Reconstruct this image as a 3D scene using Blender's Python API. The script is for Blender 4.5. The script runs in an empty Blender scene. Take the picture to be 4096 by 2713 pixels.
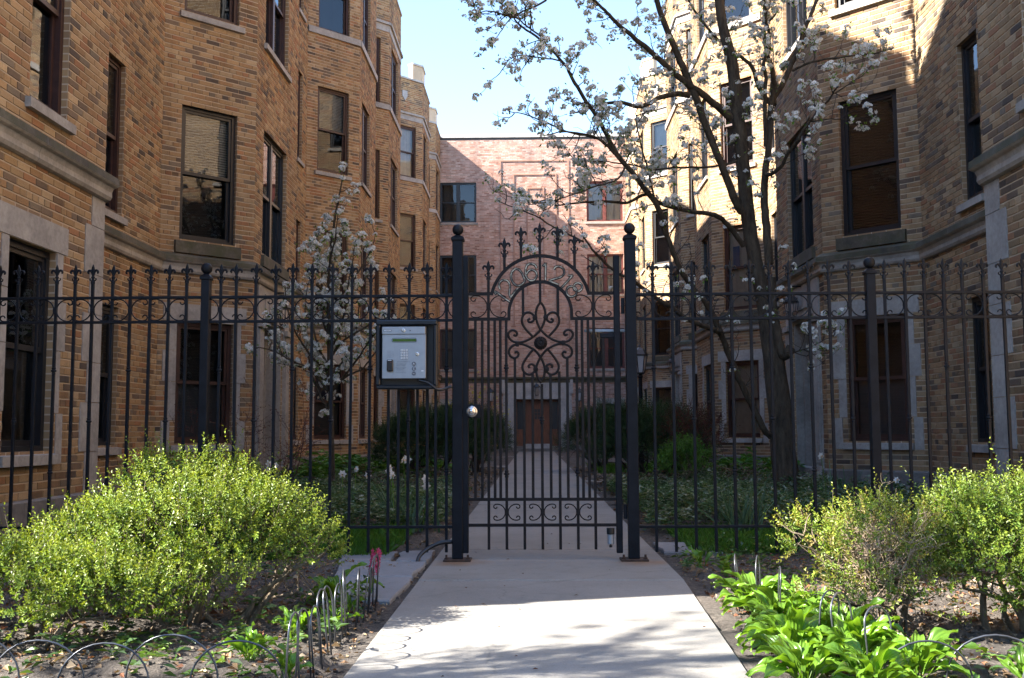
import bpy, math, random
import numpy as np
from mathutils import Vector, Matrix

random.seed(7)
rng = np.random.default_rng(11)
scene = bpy.context.scene
COL = scene.collection
PI = math.pi

# ------------------------------------------------------------------ camera
FPX = 4200.0                      # focal length in photograph pixels (4096 wide)
EYE = 0.79
_dy = np.array([89.0, -371.0, -FPX]); _dy /= np.linalg.norm(_dy)
_dx = np.array([1.0, 0.0059, (89.0 - 371.0 * 0.0059) / FPX]); _dx -= _dy * _dx.dot(_dy); _dx /= np.linalg.norm(_dx)
_dz = np.cross(_dx, _dy)
R = np.stack([_dx, _dy, _dz], axis=1)          # world -> camera
cam_data = bpy.data.cameras.new('camera')
cam_data.sensor_width = 36.0
cam_data.lens = 36.0 * FPX / 4096.0
cam_data.clip_start = 0.05
cam_data.clip_end = 2000.0
cam = bpy.data.objects.new('camera', cam_data)
COL.objects.link(cam)
m3 = Matrix([list(R[:, 0]), list(R[:, 1]), list(R[:, 2])])
cam.matrix_world = Matrix.Translation((0, 0, EYE)) @ m3.to_4x4()
scene.camera = cam

# ------------------------------------------------------------------ world, sun, exposure
SUNV = Vector((1.0, 0.30, -0.82)).normalized()  # the way the light travels
world = bpy.data.worlds.new('World')
scene.world = world
world.use_nodes = True
wn = world.node_tree
wn.nodes.clear()
sky = wn.nodes.new('ShaderNodeTexSky')
sky.sky_type = 'NISHITA'
sky.sun_disc = False
sky.sun_elevation = math.asin(-SUNV.z)
sky.sun_rotation = math.atan2(-SUNV.x, -SUNV.y)
sky.air_density = 1.0
sky.dust_density = 0.1
sky.ozone_density = 2.5
bgn = wn.nodes.new('ShaderNodeBackground')
bgn.inputs['Strength'].default_value = 0.092
won = wn.nodes.new('ShaderNodeOutputWorld')
wn.links.new(sky.outputs[0], bgn.inputs[0])
wn.links.new(bgn.outputs[0], won.inputs[0])
sun_data = bpy.data.lights.new('sun', 'SUN')
sun_data.energy = 5.0
sun_data.angle = math.radians(0.53)
sun_data.color = (1.0, 0.94, 0.85)
sun = bpy.data.objects.new('sun', sun_data)
sun.rotation_euler = SUNV.to_track_quat('-Z', 'Y').to_euler()
sun.location = (-20, -8, 25)
COL.objects.link(sun)
vs = scene.view_settings
vs.view_transform = 'Standard'
vs.look = 'None'
vs.exposure = 2.68
vs.gamma = 1.0
vs.use_curve_mapping = False
scene.render.engine = 'CYCLES'
scene.cycles.use_denoising = True
scene.cycles.max_bounces = 9
scene.cycles.diffuse_bounces = 7
scene.cycles.glossy_bounces = 3
scene.cycles.transmission_bounces = 4
scene.cycles.transparent_max_bounces = 8
scene.cycles.caustics_reflective = False
scene.cycles.caustics_refractive = False

# ------------------------------------------------------------------ photograph helpers
def at(px, py, Y):
    """The world point at distance Y down the path that the photograph shows at (px, py)."""
    d = R.T @ np.array([px - 2048.0, 1356.5 - py, -FPX])
    s = Y / d[1]
    return Vector((d[0] * s, Y, EYE + d[2] * s))

def proj(P):
    P = np.asarray(P, float) - np.array([0, 0, EYE])
    c = P @ R.T
    w = -c[..., 2]
    return 2048.0 + FPX * c[..., 0] / w, 1356.5 - FPX * c[..., 1] / w, w

# ------------------------------------------------------------------ object helpers
def tag(o, label=None, cat=None, group=None, kind=None):
    if label: o['label'] = label
    if cat: o['category'] = cat
    if group: o['group'] = group
    if kind: o['kind'] = kind
    return o

def empty(name, loc=(0, 0, 0), rz=0.0):
    o = bpy.data.objects.new(name, None)
    o.location = loc
    o.rotation_euler = (0, 0, rz)
    o.empty_display_size = 0.1
    COL.objects.link(o)
    return o

def link(name, mesh, parent=None, loc=None, rot=None, scale=None):
    o = bpy.data.objects.new(name, mesh)
    if loc is not None: o.location = loc
    if rot is not None: o.rotation_euler = rot
    if scale is not None: o.scale = (scale, scale, scale) if not hasattr(scale, '__len__') else scale
    if parent is not None: o.parent = parent
    COL.objects.link(o)
    return o

def mesh_np(name, V, F, mats, col=None, uv=None, smooth=False, midx=None):
    """V (n,3), F (m,k) of one size, per-vertex colour col (n,3)."""
    V = np.asarray(V, np.float32); F = np.asarray(F, np.int32)
    me = bpy.data.meshes.new(name)
    m, k = F.shape
    me.vertices.add(len(V)); me.vertices.foreach_set('co', V.ravel())
    me.loops.add(m * k); me.loops.foreach_set('vertex_index', F.ravel())
    me.polygons.add(m)
    me.polygons.foreach_set('loop_start', np.arange(0, m * k, k, dtype=np.int32))
    me.polygons.foreach_set('loop_total', np.full(m, k, dtype=np.int32))
    me.polygons.foreach_set('use_smooth', np.full(m, bool(smooth), dtype=bool))
    for mt in (mats if isinstance(mats, (list, tuple)) else [mats]): me.materials.append(mt)
    if midx is not None: me.polygons.foreach_set('material_index', np.asarray(midx, np.int32))
    if col is not None:
        a = me.attributes.new('col', 'FLOAT_COLOR', 'POINT')
        c = np.ones((len(V), 4), np.float32); c[:, :3] = col
        a.data.foreach_set('color', c.ravel())
    me.update(calc_edges=True)
    return me

class MB:
    """Collects polygons; build() links them as one mesh object, in the parent's space."""
    def __init__(s):
        s.v = []; s.f = []; s.m = []; s.uv = []; s.c = []
    def add(s, vs, fs, m=0, uv=None, col=None):
        o = len(s.v)
        s.v.extend([tuple(p) for p in vs])
        s.f.extend([tuple(i + o for i in f) for f in fs])
        s.m.extend([m] * len(fs))
        s.uv.extend(uv if uv is not None else [(0, 0)] * len(vs))
        s.c.extend([col or (1, 1, 1)] * len(vs))
        return s
    def hexa(s, p, m=0, col=None):
        """p: 8 points, bottom ring then top ring (counter-clockwise from outside top)."""
        return s.add(p, [(3, 2, 1, 0), (4, 5, 6, 7), (0, 1, 5, 4), (1, 2, 6, 5), (2, 3, 7, 6), (3, 0, 4, 7)], m, None, col)
    def box(s, x0, x1, y0, y1, z0, z1, m=0, col=None):
        return s.hexa([(x0, y0, z0), (x1, y0, z0), (x1, y1, z0), (x0, y1, z0),
                       (x0, y0, z1), (x1, y0, z1), (x1, y1, z1), (x0, y1, z1)], m, col)
    def cbox(s, x0, x1, y0, y1, z0, z1, b=0.004, m=0):
        """box with chamfered edges."""
        v = []; 
        for sx in (0, 1):
            for sy in (0, 1):
                for sz in (0, 1):
                    X = (x0, x1)[sx]; Y = (y0, y1)[sy]; Z = (z0, z1)[sz]
                    dx = b if sx == 0 else -b; dy = b if sy == 0 else -b; dz = b if sz == 0 else -b
                    v += [(X, Y + dy, Z + dz), (X + dx, Y, Z + dz), (X + dx, Y + dy, Z)]
        def i(sx, sy, sz, k): return (sx * 4 + sy * 2 + sz) * 3 + k
        f = []
        f.append((i(0,0,0,0), i(0,0,1,0), i(0,1,1,0), i(0,1,0,0)))
        f.append((i(1,0,0,0), i(1,1,0,0), i(1,1,1,0), i(1,0,1,0)))
        f.append((i(0,0,0,1), i(1,0,0,1), i(1,0,1,1), i(0,0,1,1)))
        f.append((i(0,1,0,1), i(0,1,1,1), i(1,1,1,1), i(1,1,0,1)))
        f.append((i(0,0,0,2), i(0,1,0,2), i(1,1,0,2), i(1,0,0,2)))
        f.append((i(0,0,1,2), i(1,0,1,2), i(1,1,1,2), i(0,1,1,2)))
        for sx in (0, 1):
            for sy in (0, 1):
                f.append((i(sx,sy,0,0), i(sx,sy,0,1), i(sx,sy,1,1), i(sx,sy,1,0)))
        for sx in (0, 1):
            for sz in (0, 1):
                f.append((i(sx,0,sz,0), i(sx,0,sz,2), i(sx,1,sz,2), i(sx,1,sz,0)))
        for sy in (0, 1):
            for sz in (0, 1):
                f.append((i(0,sy,sz,1), i(0,sy,sz,2), i(1,sy,sz,2), i(1,sy,sz,1)))
        for sx in (0, 1):
            for sy in (0, 1):
                for sz in (0, 1):
                    f.append((i(sx,sy,sz,0), i(sx,sy,sz,1), i(sx,sy,sz,2)))
        return s.add(v, f, m)
    def tube(s, pts, r, n=8, m=0, caps=True, sq=False):
        pts = [Vector(p) for p in pts]
        if not hasattr(r, '__len__'): r = [r] * len(pts)
        ref = None; rings = []
        for i, p in enumerate(pts):
            a = pts[max(i - 1, 0)]; b = pts[min(i + 1, len(pts) - 1)]
            t = (b - a)
            t = t.normalized() if t.length > 1e-9 else Vector((0, 0, 1))
            if ref is None:
                ref = Vector((0, 1, 0)) if abs(t.y) < 0.8 else Vector((1, 0, 0))
            u = (ref - t * ref.dot(t)).normalized(); ref = u
            w = t.cross(u)
            k = 4 if sq else n
            off = PI / 4 if sq else 0
            rr = r[i] * (1.414 if sq else 1)
            rings.append([p + (u * math.cos(off + 2 * PI * j / k) + w * math.sin(off + 2 * PI * j / k)) * rr for j in range(k)])
        k = len(rings[0]); vv = [q for ring in rings for q in ring]; ff = []
        for i in range(len(rings) - 1):
            for j in range(k):
                ff.append((i * k + j, i * k + (j + 1) % k, (i + 1) * k + (j + 1) % k, (i + 1) * k + j))
        if caps:
            ff.append(tuple(reversed(range(k)))); ff.append(tuple((len(rings) - 1) * k + j for j in range(k)))
        return s.add(vv, ff, m)
    def lathe(s, prof, c=(0, 0, 0), n=12, axis='z', m=0):
        vv = []; ff = []
        for (rad, h) in prof:
            for j in range(n):
                a = 2 * PI * j / n
                x, y = rad * math.cos(a), rad * math.sin(a)
                if axis == 'z': vv.append((c[0] + x, c[1] + y, c[2] + h))
                else: vv.append((c[0] + x, c[1] - h, c[2] + y))
        for i in range(len(prof) - 1):
            for j in range(n):
                ff.append((i * n + j, i * n + (j + 1) % n, (i + 1) * n + (j + 1) % n, (i + 1) * n + j))
        ff.append(tuple(reversed(range(n)))); ff.append(tuple((len(prof) - 1) * n + j for j in range(n)))
        return s.add(vv, ff, m)
    def mesh(s, name, mats, off=(0, 0, 0), smooth=False, uv=False, col=False):
        me = bpy.data.meshes.new(name)
        ox, oy, oz = off
        me.from_pydata([(x - ox, y - oy, z - oz) for x, y, z in s.v], [], s.f)
        for mt in (mats if isinstance(mats, (list, tuple)) else [mats]): me.materials.append(mt)
        me.polygons.foreach_set('material_index', s.m)
        if smooth: me.polygons.foreach_set('use_smooth', [True] * len(s.f))
        if uv:
            l = me.uv_layers.new(name='uv')
            idx = np.zeros(len(me.loops), np.int32); me.loops.foreach_get('vertex_index', idx)
            l.data.foreach_set('uv', np.asarray(s.uv, np.float32)[idx].ravel())
        if col:
            a = me.attributes.new('col', 'FLOAT_COLOR', 'POINT')
            a.data.foreach_set('color', np.concatenate([np.asarray(s.c, np.float32), np.ones((len(s.v), 1), np.float32)], 1).ravel())
        me.update()
        return me
    def build(s, name, mats, parent=None, smooth=False, uv=False, local=False, col=False):
        off = (0, 0, 0)
        if parent is not None and not local:
            off = parent.location if parent.parent is None else parent.parent.location + parent.location
        return link(name, s.mesh(name, mats, off, smooth, uv, col), parent)

def smooth_curve(pts, sub=4):
    """Catmull-Rom through 2-D or 3-D points."""
    P = [np.array(p, float) for p in pts]
    P = [2 * P[0] - P[1]] + P + [2 * P[-1] - P[-2]]
    out = []
    for i in range(1, len(P) - 2):
        for k in range(sub):
            t = k / sub
            out.append(0.5 * ((2 * P[i]) + (-P[i-1] + P[i+1]) * t + (2*P[i-1] - 5*P[i] + 4*P[i+1] - P[i+2]) * t*t + (-P[i-1] + 3*P[i] - 3*P[i+1] + P[i+2]) * t**3))
    out.append(P[-2])
    return out

# ------------------------------------------------------------------ materials
def nodes(name):
    m = bpy.data.materials.new(name)
    m.use_nodes = True
    nt = m.node_tree
    b = nt.nodes['Principled BSDF']
    return m, nt, b

def N(nt, t, **kw):
    n = nt.nodes.new(t)
    for k, v in kw.items():
        if k in n.inputs: n.inputs[k].default_value = v
        else: setattr(n, k, v)
    return n

def noise_fac(nt, scale, detail=3, rough=0.6, coord='Object', vec=None):
    tc = N(nt, 'ShaderNodeTexCoord')
    no = N(nt, 'ShaderNodeTexNoise'); no.inputs['Scale'].default_value = scale
    no.inputs['Detail'].default_value = detail; no.inputs['Roughness'].default_value = rough
    nt.links.new(vec if vec is not None else tc.outputs[coord], no.inputs['Vector'])
    return no.outputs['Fac']

def ramp(nt, fac, stops):
    r = N(nt, 'ShaderNodeValToRGB')
    e = r.color_ramp.elements
    while len(e) < len(stops): e.new(0.5)
    for i, (p, c) in enumerate(stops):
        e[i].position = p; e[i].color = (*c, 1) if len(c) == 3 else c
    nt.links.new(fac, r.inputs['Fac'])
    return r.outputs['Color']

def mixc(nt, a, b, fac, mode='MIX'):
    m = N(nt, 'ShaderNodeMix', data_type='RGBA', blend_type=mode)
    for i, v in ((6, a), (7, b)):
        if isinstance(v, (tuple, list)): m.inputs[i].default_value = (*v, 1) if len(v) == 3 else v
        else: nt.links.new(v, m.inputs[i])
    if isinstance(fac, (int, float)): m.inputs[0].default_value = fac
    else: nt.links.new(fac, m.inputs[0])
    return m.outputs[2]

def bump(nt, b, fac, strength=0.3, dist=0.01):
    bp = N(nt, 'ShaderNodeBump'); bp.inputs['Strength'].default_value = strength; bp.inputs['Distance'].default_value = dist
    nt.links.new(fac, bp.inputs['Height']); nt.links.new(bp.outputs[0], b.inputs['Normal'])

def simple(name, col, rough=0.6, metal=0.0, var=0.15, scale=8.0, bmp=0.0, coord='Object', spec=0.5, bscale=None):
    m, nt, b = nodes(name)
    b.inputs['Roughness'].default_value = rough
    b.inputs['Metallic'].default_value = metal
    b.inputs['Specular IOR Level'].default_value = spec
    f = noise_fac(nt, scale, 4, 0.65, coord)
    lo = tuple(c * (1 - var) for c in col); hi = tuple(min(1, c * (1 + var)) for c in col)
    nt.links.new(ramp(nt, f, [(0.3, lo), (0.7, hi)]), b.inputs['Base Color'])
    if bmp:
        bump(nt, b, noise_fac(nt, bscale or scale * 4, 4, 0.7, coord), bmp, 0.01)
    return m

M = {}
M['iron'] = simple('black_painted_iron', (0.0085, 0.010, 0.0135), 0.45, 0.0, 0.35, 14, 0.12, spec=0.15)
M['iron_gate'] = simple('worn_dark_iron', (0.013, 0.011, 0.011), 0.5, 0.0, 0.4, 16, 0.15, spec=0.16)
M['wire'] = simple('galvanised_wire', (0.095, 0.10, 0.11), 0.35, 0.7, 0.4, 20)
M['rust'] = simple('rusty_plate', (0.05, 0.029, 0.02), 0.8, 0.2, 0.5, 30, 0.4)
M['steel'] = simple('brushed_stainless', (0.31, 0.335, 0.36), 0.5, 0.55, 0.06, 30)
M['chrome'] = simple('polished_knob_steel', (0.80, 0.78, 0.73), 0.24, 0.8, 0.05, 30)
M['black_plastic'] = simple('black_plastic', (0.012, 0.013, 0.015), 0.35, 0, 0.2, 10)
M['housing'] = simple('dark_housing_paint', (0.010, 0.013, 0.018), 0.3, 0, 0.3, 12, 0.05)
M['lcd'] = simple('green_display', (0.05, 0.11, 0.015), 0.25, 0, 0.2, 40)
M['ink'] = simple('grey_print', (0.10, 0.11, 0.13), 0.6, 0, 0.1, 10)
M['keycap'] = simple('pale_key', (0.62, 0.64, 0.66), 0.4, 0.3, 0.1, 10)
M['digit'] = simple('weathered_brass_digit', (0.20, 0.19, 0.145), 0.4, 0.35, 0.8, 45, 0.2)
def mat_digit():
    m, nt, b = nodes('worn_brass_digit')
    b.inputs['Roughness'].default_value = 0.42; b.inputs['Specular IOR Level'].default_value = 0.3
    f = noise_fac(nt, 30, 3, 0.6)
    nt.links.new(ramp(nt, f, [(0.36, (0.05, 0.05, 0.045)), (0.46, (0.17, 0.165, 0.135)), (0.58, (0.40, 0.38, 0.30))]), b.inputs['Base Color'])
    return m
M['digit'] = mat_digit()
M['stone'] = None
M['window_black'] = simple('black_window_paint', (0.014, 0.014, 0.017), 0.4, 0, 0.25, 9)
M['window_brown'] = simple('brown_window_paint', (0.045, 0.018, 0.013), 0.5, 0, 0.35, 9)
M['window_red'] = simple('oxblood_window_paint', (0.12, 0.03, 0.022), 0.55, 0, 0.4, 9)
M['door_dark'] = simple('dark_door', (0.03, 0.014, 0.01), 0.45, 0, 0.3, 6)
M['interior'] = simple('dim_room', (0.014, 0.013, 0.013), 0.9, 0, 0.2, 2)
M['dark_blind'] = simple('dark_wood_blind', (0.045, 0.033, 0.033), 0.5, 0, 0.15, 5)
M['blind'] = simple('pale_blind', (0.55, 0.54, 0.51), 0.6, 0, 0.08, 5)
M['curtain'] = simple('white_curtain', (0.62, 0.60, 0.56), 0.8, 0, 0.12, 6)
M['shade_cloth'] = simple('grey_roller_shade', (0.085, 0.088, 0.10), 0.8, 0, 0.1, 3)
M['roof'] = simple('roof_felt', (0.06, 0.06, 0.06), 0.95, 0, 0.2, 2)
M['lamp_glass'] = simple('milky_lamp_glass', (0.45, 0.45, 0.47), 0.2, 0, 0.05, 5)
M['navy'] = simple('navy_flag_cloth', (0.02, 0.03, 0.08), 0.8, 0, 0.2, 20)
M['white_paint'] = simple('white_cloth_star', (0.75, 0.75, 0.75), 0.7, 0, 0.05, 10)
M['blue_card'] = simple('blue_card', (0.02, 0.15, 0.42), 0.6, 0, 0.1, 10)

def mat_stone(name, base, dark, moss=None):
    m, nt, b = nodes(name)
    b.inputs['Roughness'].default_value = 0.85
    f1 = noise_fac(nt, 1.7, 5, 0.7); f2 = noise_fac(nt, 22, 5, 0.7)
    c = ramp(nt, f1, [(0.32, dark), (0.62, base)])
    c = mixc(nt, c, ramp(nt, f2, [(0.3, (0.75, 0.75, 0.75)), (0.7, (1.1, 1.1, 1.1))]), 1.0, 'MULTIPLY')
    if moss:
        f3 = noise_fac(nt, 5, 6, 0.75)
        c = mixc(nt, c, moss, ramp(nt, f3, [(0.42, (0, 0, 0)), (0.62, (0.85, 0.85, 0.85))]))
    nt.links.new(c, b.inputs['Base Color'])
    bump(nt, b, f2, 0.25, 0.01)
    return m
M['stone'] = mat_stone('limestone_trim', (0.42, 0.385, 0.345), (0.26, 0.24, 0.215))
M['stone_moss'] = mat_stone('mossy_limestone', (0.145, 0.125, 0.092), (0.045, 0.038, 0.03), (0.062, 0.062, 0.028))
M['plinth'] = mat_stone('grey_plinth', (0.22, 0.20, 0.18), (0.12, 0.11, 0.10))
M['coping'] = mat_stone('pale_coping', (0.50, 0.48, 0.46), (0.33, 0.32, 0.31))

BW, BH, BJ = 0.2055, 0.0677, 0.0125      # brick module and joint

PAL_WING = [((0.400, 0.260, 0.130), 20), ((0.428, 0.290, 0.155), 18), ((0.350, 0.212, 0.104), 14), ((0.262, 0.166, 0.092), 10),
            ((0.182, 0.128, 0.085), 10), ((0.118, 0.090, 0.068), 9), ((0.440, 0.315, 0.180), 7), ((0.360, 0.185, 0.092), 7), ((0.245, 0.190, 0.130), 7)]
PAL_REAR = [((0.54, 0.345, 0.275), 20), ((0.58, 0.395, 0.325), 18), ((0.47, 0.275, 0.21), 12), ((0.39, 0.22, 0.165), 9),
            ((0.60, 0.44, 0.37), 10), ((0.50, 0.34, 0.285), 8)]

def mat_brick_piece(name):
    m, nt, b = nodes(name)
    b.inputs['Roughness'].default_value = 0.88
    b.inputs['Specular IOR Level'].default_value = 0.25
    a = N(nt, 'ShaderNodeAttribute', attribute_name='col')
    geo = N(nt, 'ShaderNodeNewGeometry')
    f2 = noise_fac(nt, 130, 4, 0.7, vec=geo.outputs['Position']); f1 = noise_fac(nt, 0.9, 4, 0.6, vec=geo.outputs['Position'])
    c = mixc(nt, a.outputs['Color'], ramp(nt, f2, [(0.28, (0.66, 0.64, 0.62)), (0.68, (1.14, 1.12, 1.1))]), 1.0, 'MULTIPLY')
    c = mixc(nt, c, ramp(nt, f1, [(0.3, (0.80, 0.80, 0.82)), (0.7, (1.1, 1.08, 1.05))]), 1.0, 'MULTIPLY')
    mp = N(nt, 'ShaderNodeMapping'); mp.inputs['Scale'].default_value = (2.6, 2.6, 0.35)
    nt.links.new(geo.outputs['Position'], mp.inputs['Vector'])
    f3 = noise_fac(nt, 1.0, 5, 0.7, vec=mp.outputs[0])
    c = mixc(nt, c, ramp(nt, f3, [(0.30, (0.62, 0.60, 0.59)), (0.52, (1, 1, 1))]), 0.85, 'MULTIPLY')
    nt.links.new(c, b.inputs['Base Color'])
    bump(nt, b, f2, 0.5, 0.004)
    return m
M['brick'] = mat_brick_piece('fired_brick')

def mat_brick_wall(name, pal, mortar):
    """Backing of the walls: mortar with the same coursing, for the stretches too far away or out of view for single bricks."""
    m, nt, b = nodes(name)
    b.inputs['Roughness'].default_value = 0.9
    uv = N(nt, 'ShaderNodeUVMap')
    bt = N(nt, 'ShaderNodeTexBrick')
    bt.offset = 0.5; bt.offset_frequency = 2; bt.squash = 1.0
    bt.inputs['Scale'].default_value = 1.0
    bt.inputs['Brick Width'].default_value = BW
    bt.inputs['Row Height'].default_value = BH
    bt.inputs['Mortar Size'].default_value = BJ * 0.5
    bt.inputs['Mortar Smooth'].default_value = 0.05
    bt.inputs['Bias'].default_value = 0.1
    nt.links.new(uv.outputs[0], bt.inputs['Vector'])
    bt.inputs['Color1'].default_value = (*pal[0][0], 1)
    bt.inputs['Color2'].default_value = (*pal[3][0], 1)
    bt.inputs['Mortar'].default_value = (*mortar, 1)
    f = noise_fac(nt, 1.3, 5, 0.65)
    c = mixc(nt, bt.outputs['Color'], ramp(nt, f, [(0.3, (0.8, 0.8, 0.8)), (0.7, (1.1, 1.1, 1.1))]), 1.0, 'MULTIPLY')
    nt.links.new(c, b.inputs['Base Color'])
    bump(nt, b, noise_fac(nt, 60, 3), 0.3, 0.006)
    return m
M['wall_wing'] = mat_brick_wall('tan_brickwork', PAL_WING, (0.52, 0.41, 0.295))
M['wall_rear'] = mat_brick_wall('pink_brickwork', PAL_REAR, (0.60, 0.50, 0.43))

def mat_glass(name, refl=1.9, tint=0.75):
    m = bpy.data.materials.new(name); m.use_nodes = True
    nt = m.node_tree; nt.nodes.clear()
    out = N(nt, 'ShaderNodeOutputMaterial')
    tr = N(nt, 'ShaderNodeBsdfTransparent'); tr.inputs[0].default_value = (tint, tint, tint * 0.98, 1)
    gl = N(nt, 'ShaderNodeBsdfGlossy'); gl.inputs['Roughness'].default_value = 0.015; gl.inputs[0].default_value = (0.95, 0.97, 1, 1)
    fr = N(nt, 'ShaderNodeFresnel'); fr.inputs['IOR'].default_value = refl
    no = noise_fac(nt, 1.6, 2, 0.5)
    bp = N(nt, 'ShaderNodeBump'); bp.inputs['Strength'].default_value = 0.06; bp.inputs['Distance'].default_value = 0.02
    nt.links.new(no, bp.inputs['Height']); nt.links.new(bp.outputs[0], gl.inputs['Normal'])
    mx = N(nt, 'ShaderNodeMixShader')
    nt.links.new(fr.outputs[0], mx.inputs[0]); nt.links.new(tr.outputs[0], mx.inputs[1]); nt.links.new(gl.outputs[0], mx.inputs[2])
    nt.links.new(mx.outputs[0], out.inputs[0])
    return m
M['glass'] = mat_glass('window_glass', 1.58, 0.7)

def mat_wood(name, a, b_, scale=3):
    m, nt, b = nodes(name)
    tc = N(nt, 'ShaderNodeTexCoord'); mp = N(nt, 'ShaderNodeMapping'); mp.inputs['Scale'].default_value = (14, 14, 1.2)
    nt.links.new(tc.outputs['Object'], mp.inputs['Vector'])
    f = noise_fac(nt, scale, 6, 0.6, vec=mp.outputs[0])
    nt.links.new(ramp(nt, f, [(0.3, a), (0.7, b_)]), b.inputs['Base Color'])
    b.inputs['Roughness'].default_value = 0.5
    return m
M['door_wood'] = mat_wood('varnished_door', (0.10, 0.032, 0.014), (0.24, 0.085, 0.035))

def mat_bark(name, a, b_, scale=14):
    m, nt, b = nodes(name)
    tc = N(nt, 'ShaderNodeTexCoord'); mp = N(nt, 'ShaderNodeMapping'); mp.inputs['Scale'].default_value = (1, 1, 0.25)
    nt.links.new(tc.outputs['Object'], mp.inputs['Vector'])
    f = noise_fac(nt, scale, 6, 0.75, vec=mp.outputs[0])
    nt.links.new(ramp(nt, f, [(0.3, a), (0.7, b_)]), b.inputs['Base Color'])
    b.inputs['Roughness'].default_value = 0.95
    b.inputs['Specular IOR Level'].default_value = 0.2
    bump(nt, b, f, 0.9, 0.03)
    return m
M['bark'] = mat_bark('pear_bark', (0.018, 0.014, 0.010), (0.11, 0.088, 0.062), 20)
M['twig'] = simple('twig_bark', (0.035, 0.026, 0.02), 0.9, 0, 0.4, 20)
M['red_twig'] = simple('reddish_twig', (0.07, 0.035, 0.03), 0.9, 0, 0.4, 20)
M['bush_wood'] = mat_bark('boxwood_stem', (0.10, 0.075, 0.05), (0.26, 0.21, 0.15), 30)
M['dead_twig'] = simple('dead_twig', (0.30, 0.23, 0.16), 0.9, 0, 0.4, 25)

def mat_leaf(name, trans=0.35, rough=0.4, spec=0.5, attr=True, col=(0.08, 0.15, 0.02), through=(1.25, 1.15, 0.45)):
    m = bpy.data.materials.new(name); m.use_nodes = True
    nt = m.node_tree; b = nt.nodes['Principled BSDF']; out = nt.nodes['Material Output']
    b.inputs['Roughness'].default_value = rough; b.inputs['Specular IOR Level'].default_value = spec
    if attr:
        c = N(nt, 'ShaderNodeAttribute', attribute_name='col').outputs['Color']
    else:
        oi = N(nt, 'ShaderNodeObjectInfo')
        c = ramp(nt, oi.outputs['Random'], [(0.0, tuple(x * 0.75 for x in col)), (1.0, tuple(x * 1.25 for x in col))])
    nt.links.new(c, b.inputs['Base Color'])
    t = N(nt, 'ShaderNodeBsdfTranslucent')
    warm = mixc(nt, c, through, 1.0, 'MULTIPLY')
    nt.links.new(warm, t.inputs[0])
    mx = N(nt, 'ShaderNodeMixShader'); mx.inputs[0].default_value = trans
    nt.links.new(b.outputs[0], mx.inputs[1]); nt.links.new(t.outputs[0], mx.inputs[2]); nt.links.new(mx.outputs[0], out.inputs[0])
    return m
M['leaf'] = mat_leaf('glossy_small_leaf', 0.3, 0.42, 0.4)
M['needle'] = mat_leaf('yew_needle', 0.12, 0.5, 0.3)
M['leaf_dull'] = mat_leaf('soft_leaf', 0.3, 0.55, 0.3)
M['grass'] = mat_leaf('grass_blade', 0.35, 0.5, 0.3)
M['petal'] = mat_leaf('white_petal', 0.3, 0.6, 0.2, through=(1, 1, 1))
M['hosta'] = mat_leaf('hosta_leaf', 0.38, 0.32, 0.5, False, (0.125, 0.25, 0.024))
_h = M['hosta'].node_tree; _tc = N(_h, 'ShaderNodeTexCoord'); _wv = N(_h, 'ShaderNodeTexWave', bands_direction='Y'); _wv.inputs['Scale'].default_value = 26; _wv.inputs['Distortion'].default_value = 0.6
_h.links.new(_tc.outputs['Object'], _wv.inputs['Vector']); bump(_h, _h.nodes['Principled BSDF'], _wv.outputs['Fac'], 0.55, 0.004)
M['litter'] = mat_leaf('dry_leaf', 0.15, 0.8, 0.2)

def mat_soil():
    m, nt, b = nodes('garden_soil')
    b.inputs['Roughness'].default_value = 0.95
    f1 = noise_fac(nt, 3, 6, 0.7); f2 = noise_fac(nt, 45, 6, 0.75)
    c = ramp(nt, f2, [(0.3, (0.036, 0.031, 0.026)), (0.5, (0.105, 0.09, 0.077)), (0.72, (0.23, 0.205, 0.178))])
    c = mixc(nt, c, ramp(nt, f1, [(0.35, (0.55, 0.52, 0.5)), (0.7, (1.2, 1.17, 1.13))]), 1.0, 'MULTIPLY')
    nt.links.new(c, b.inputs['Base Color'])
    bump(nt, b, f2, 1.0, 0.03)
    return m
M['soil'] = mat_soil()

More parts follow.
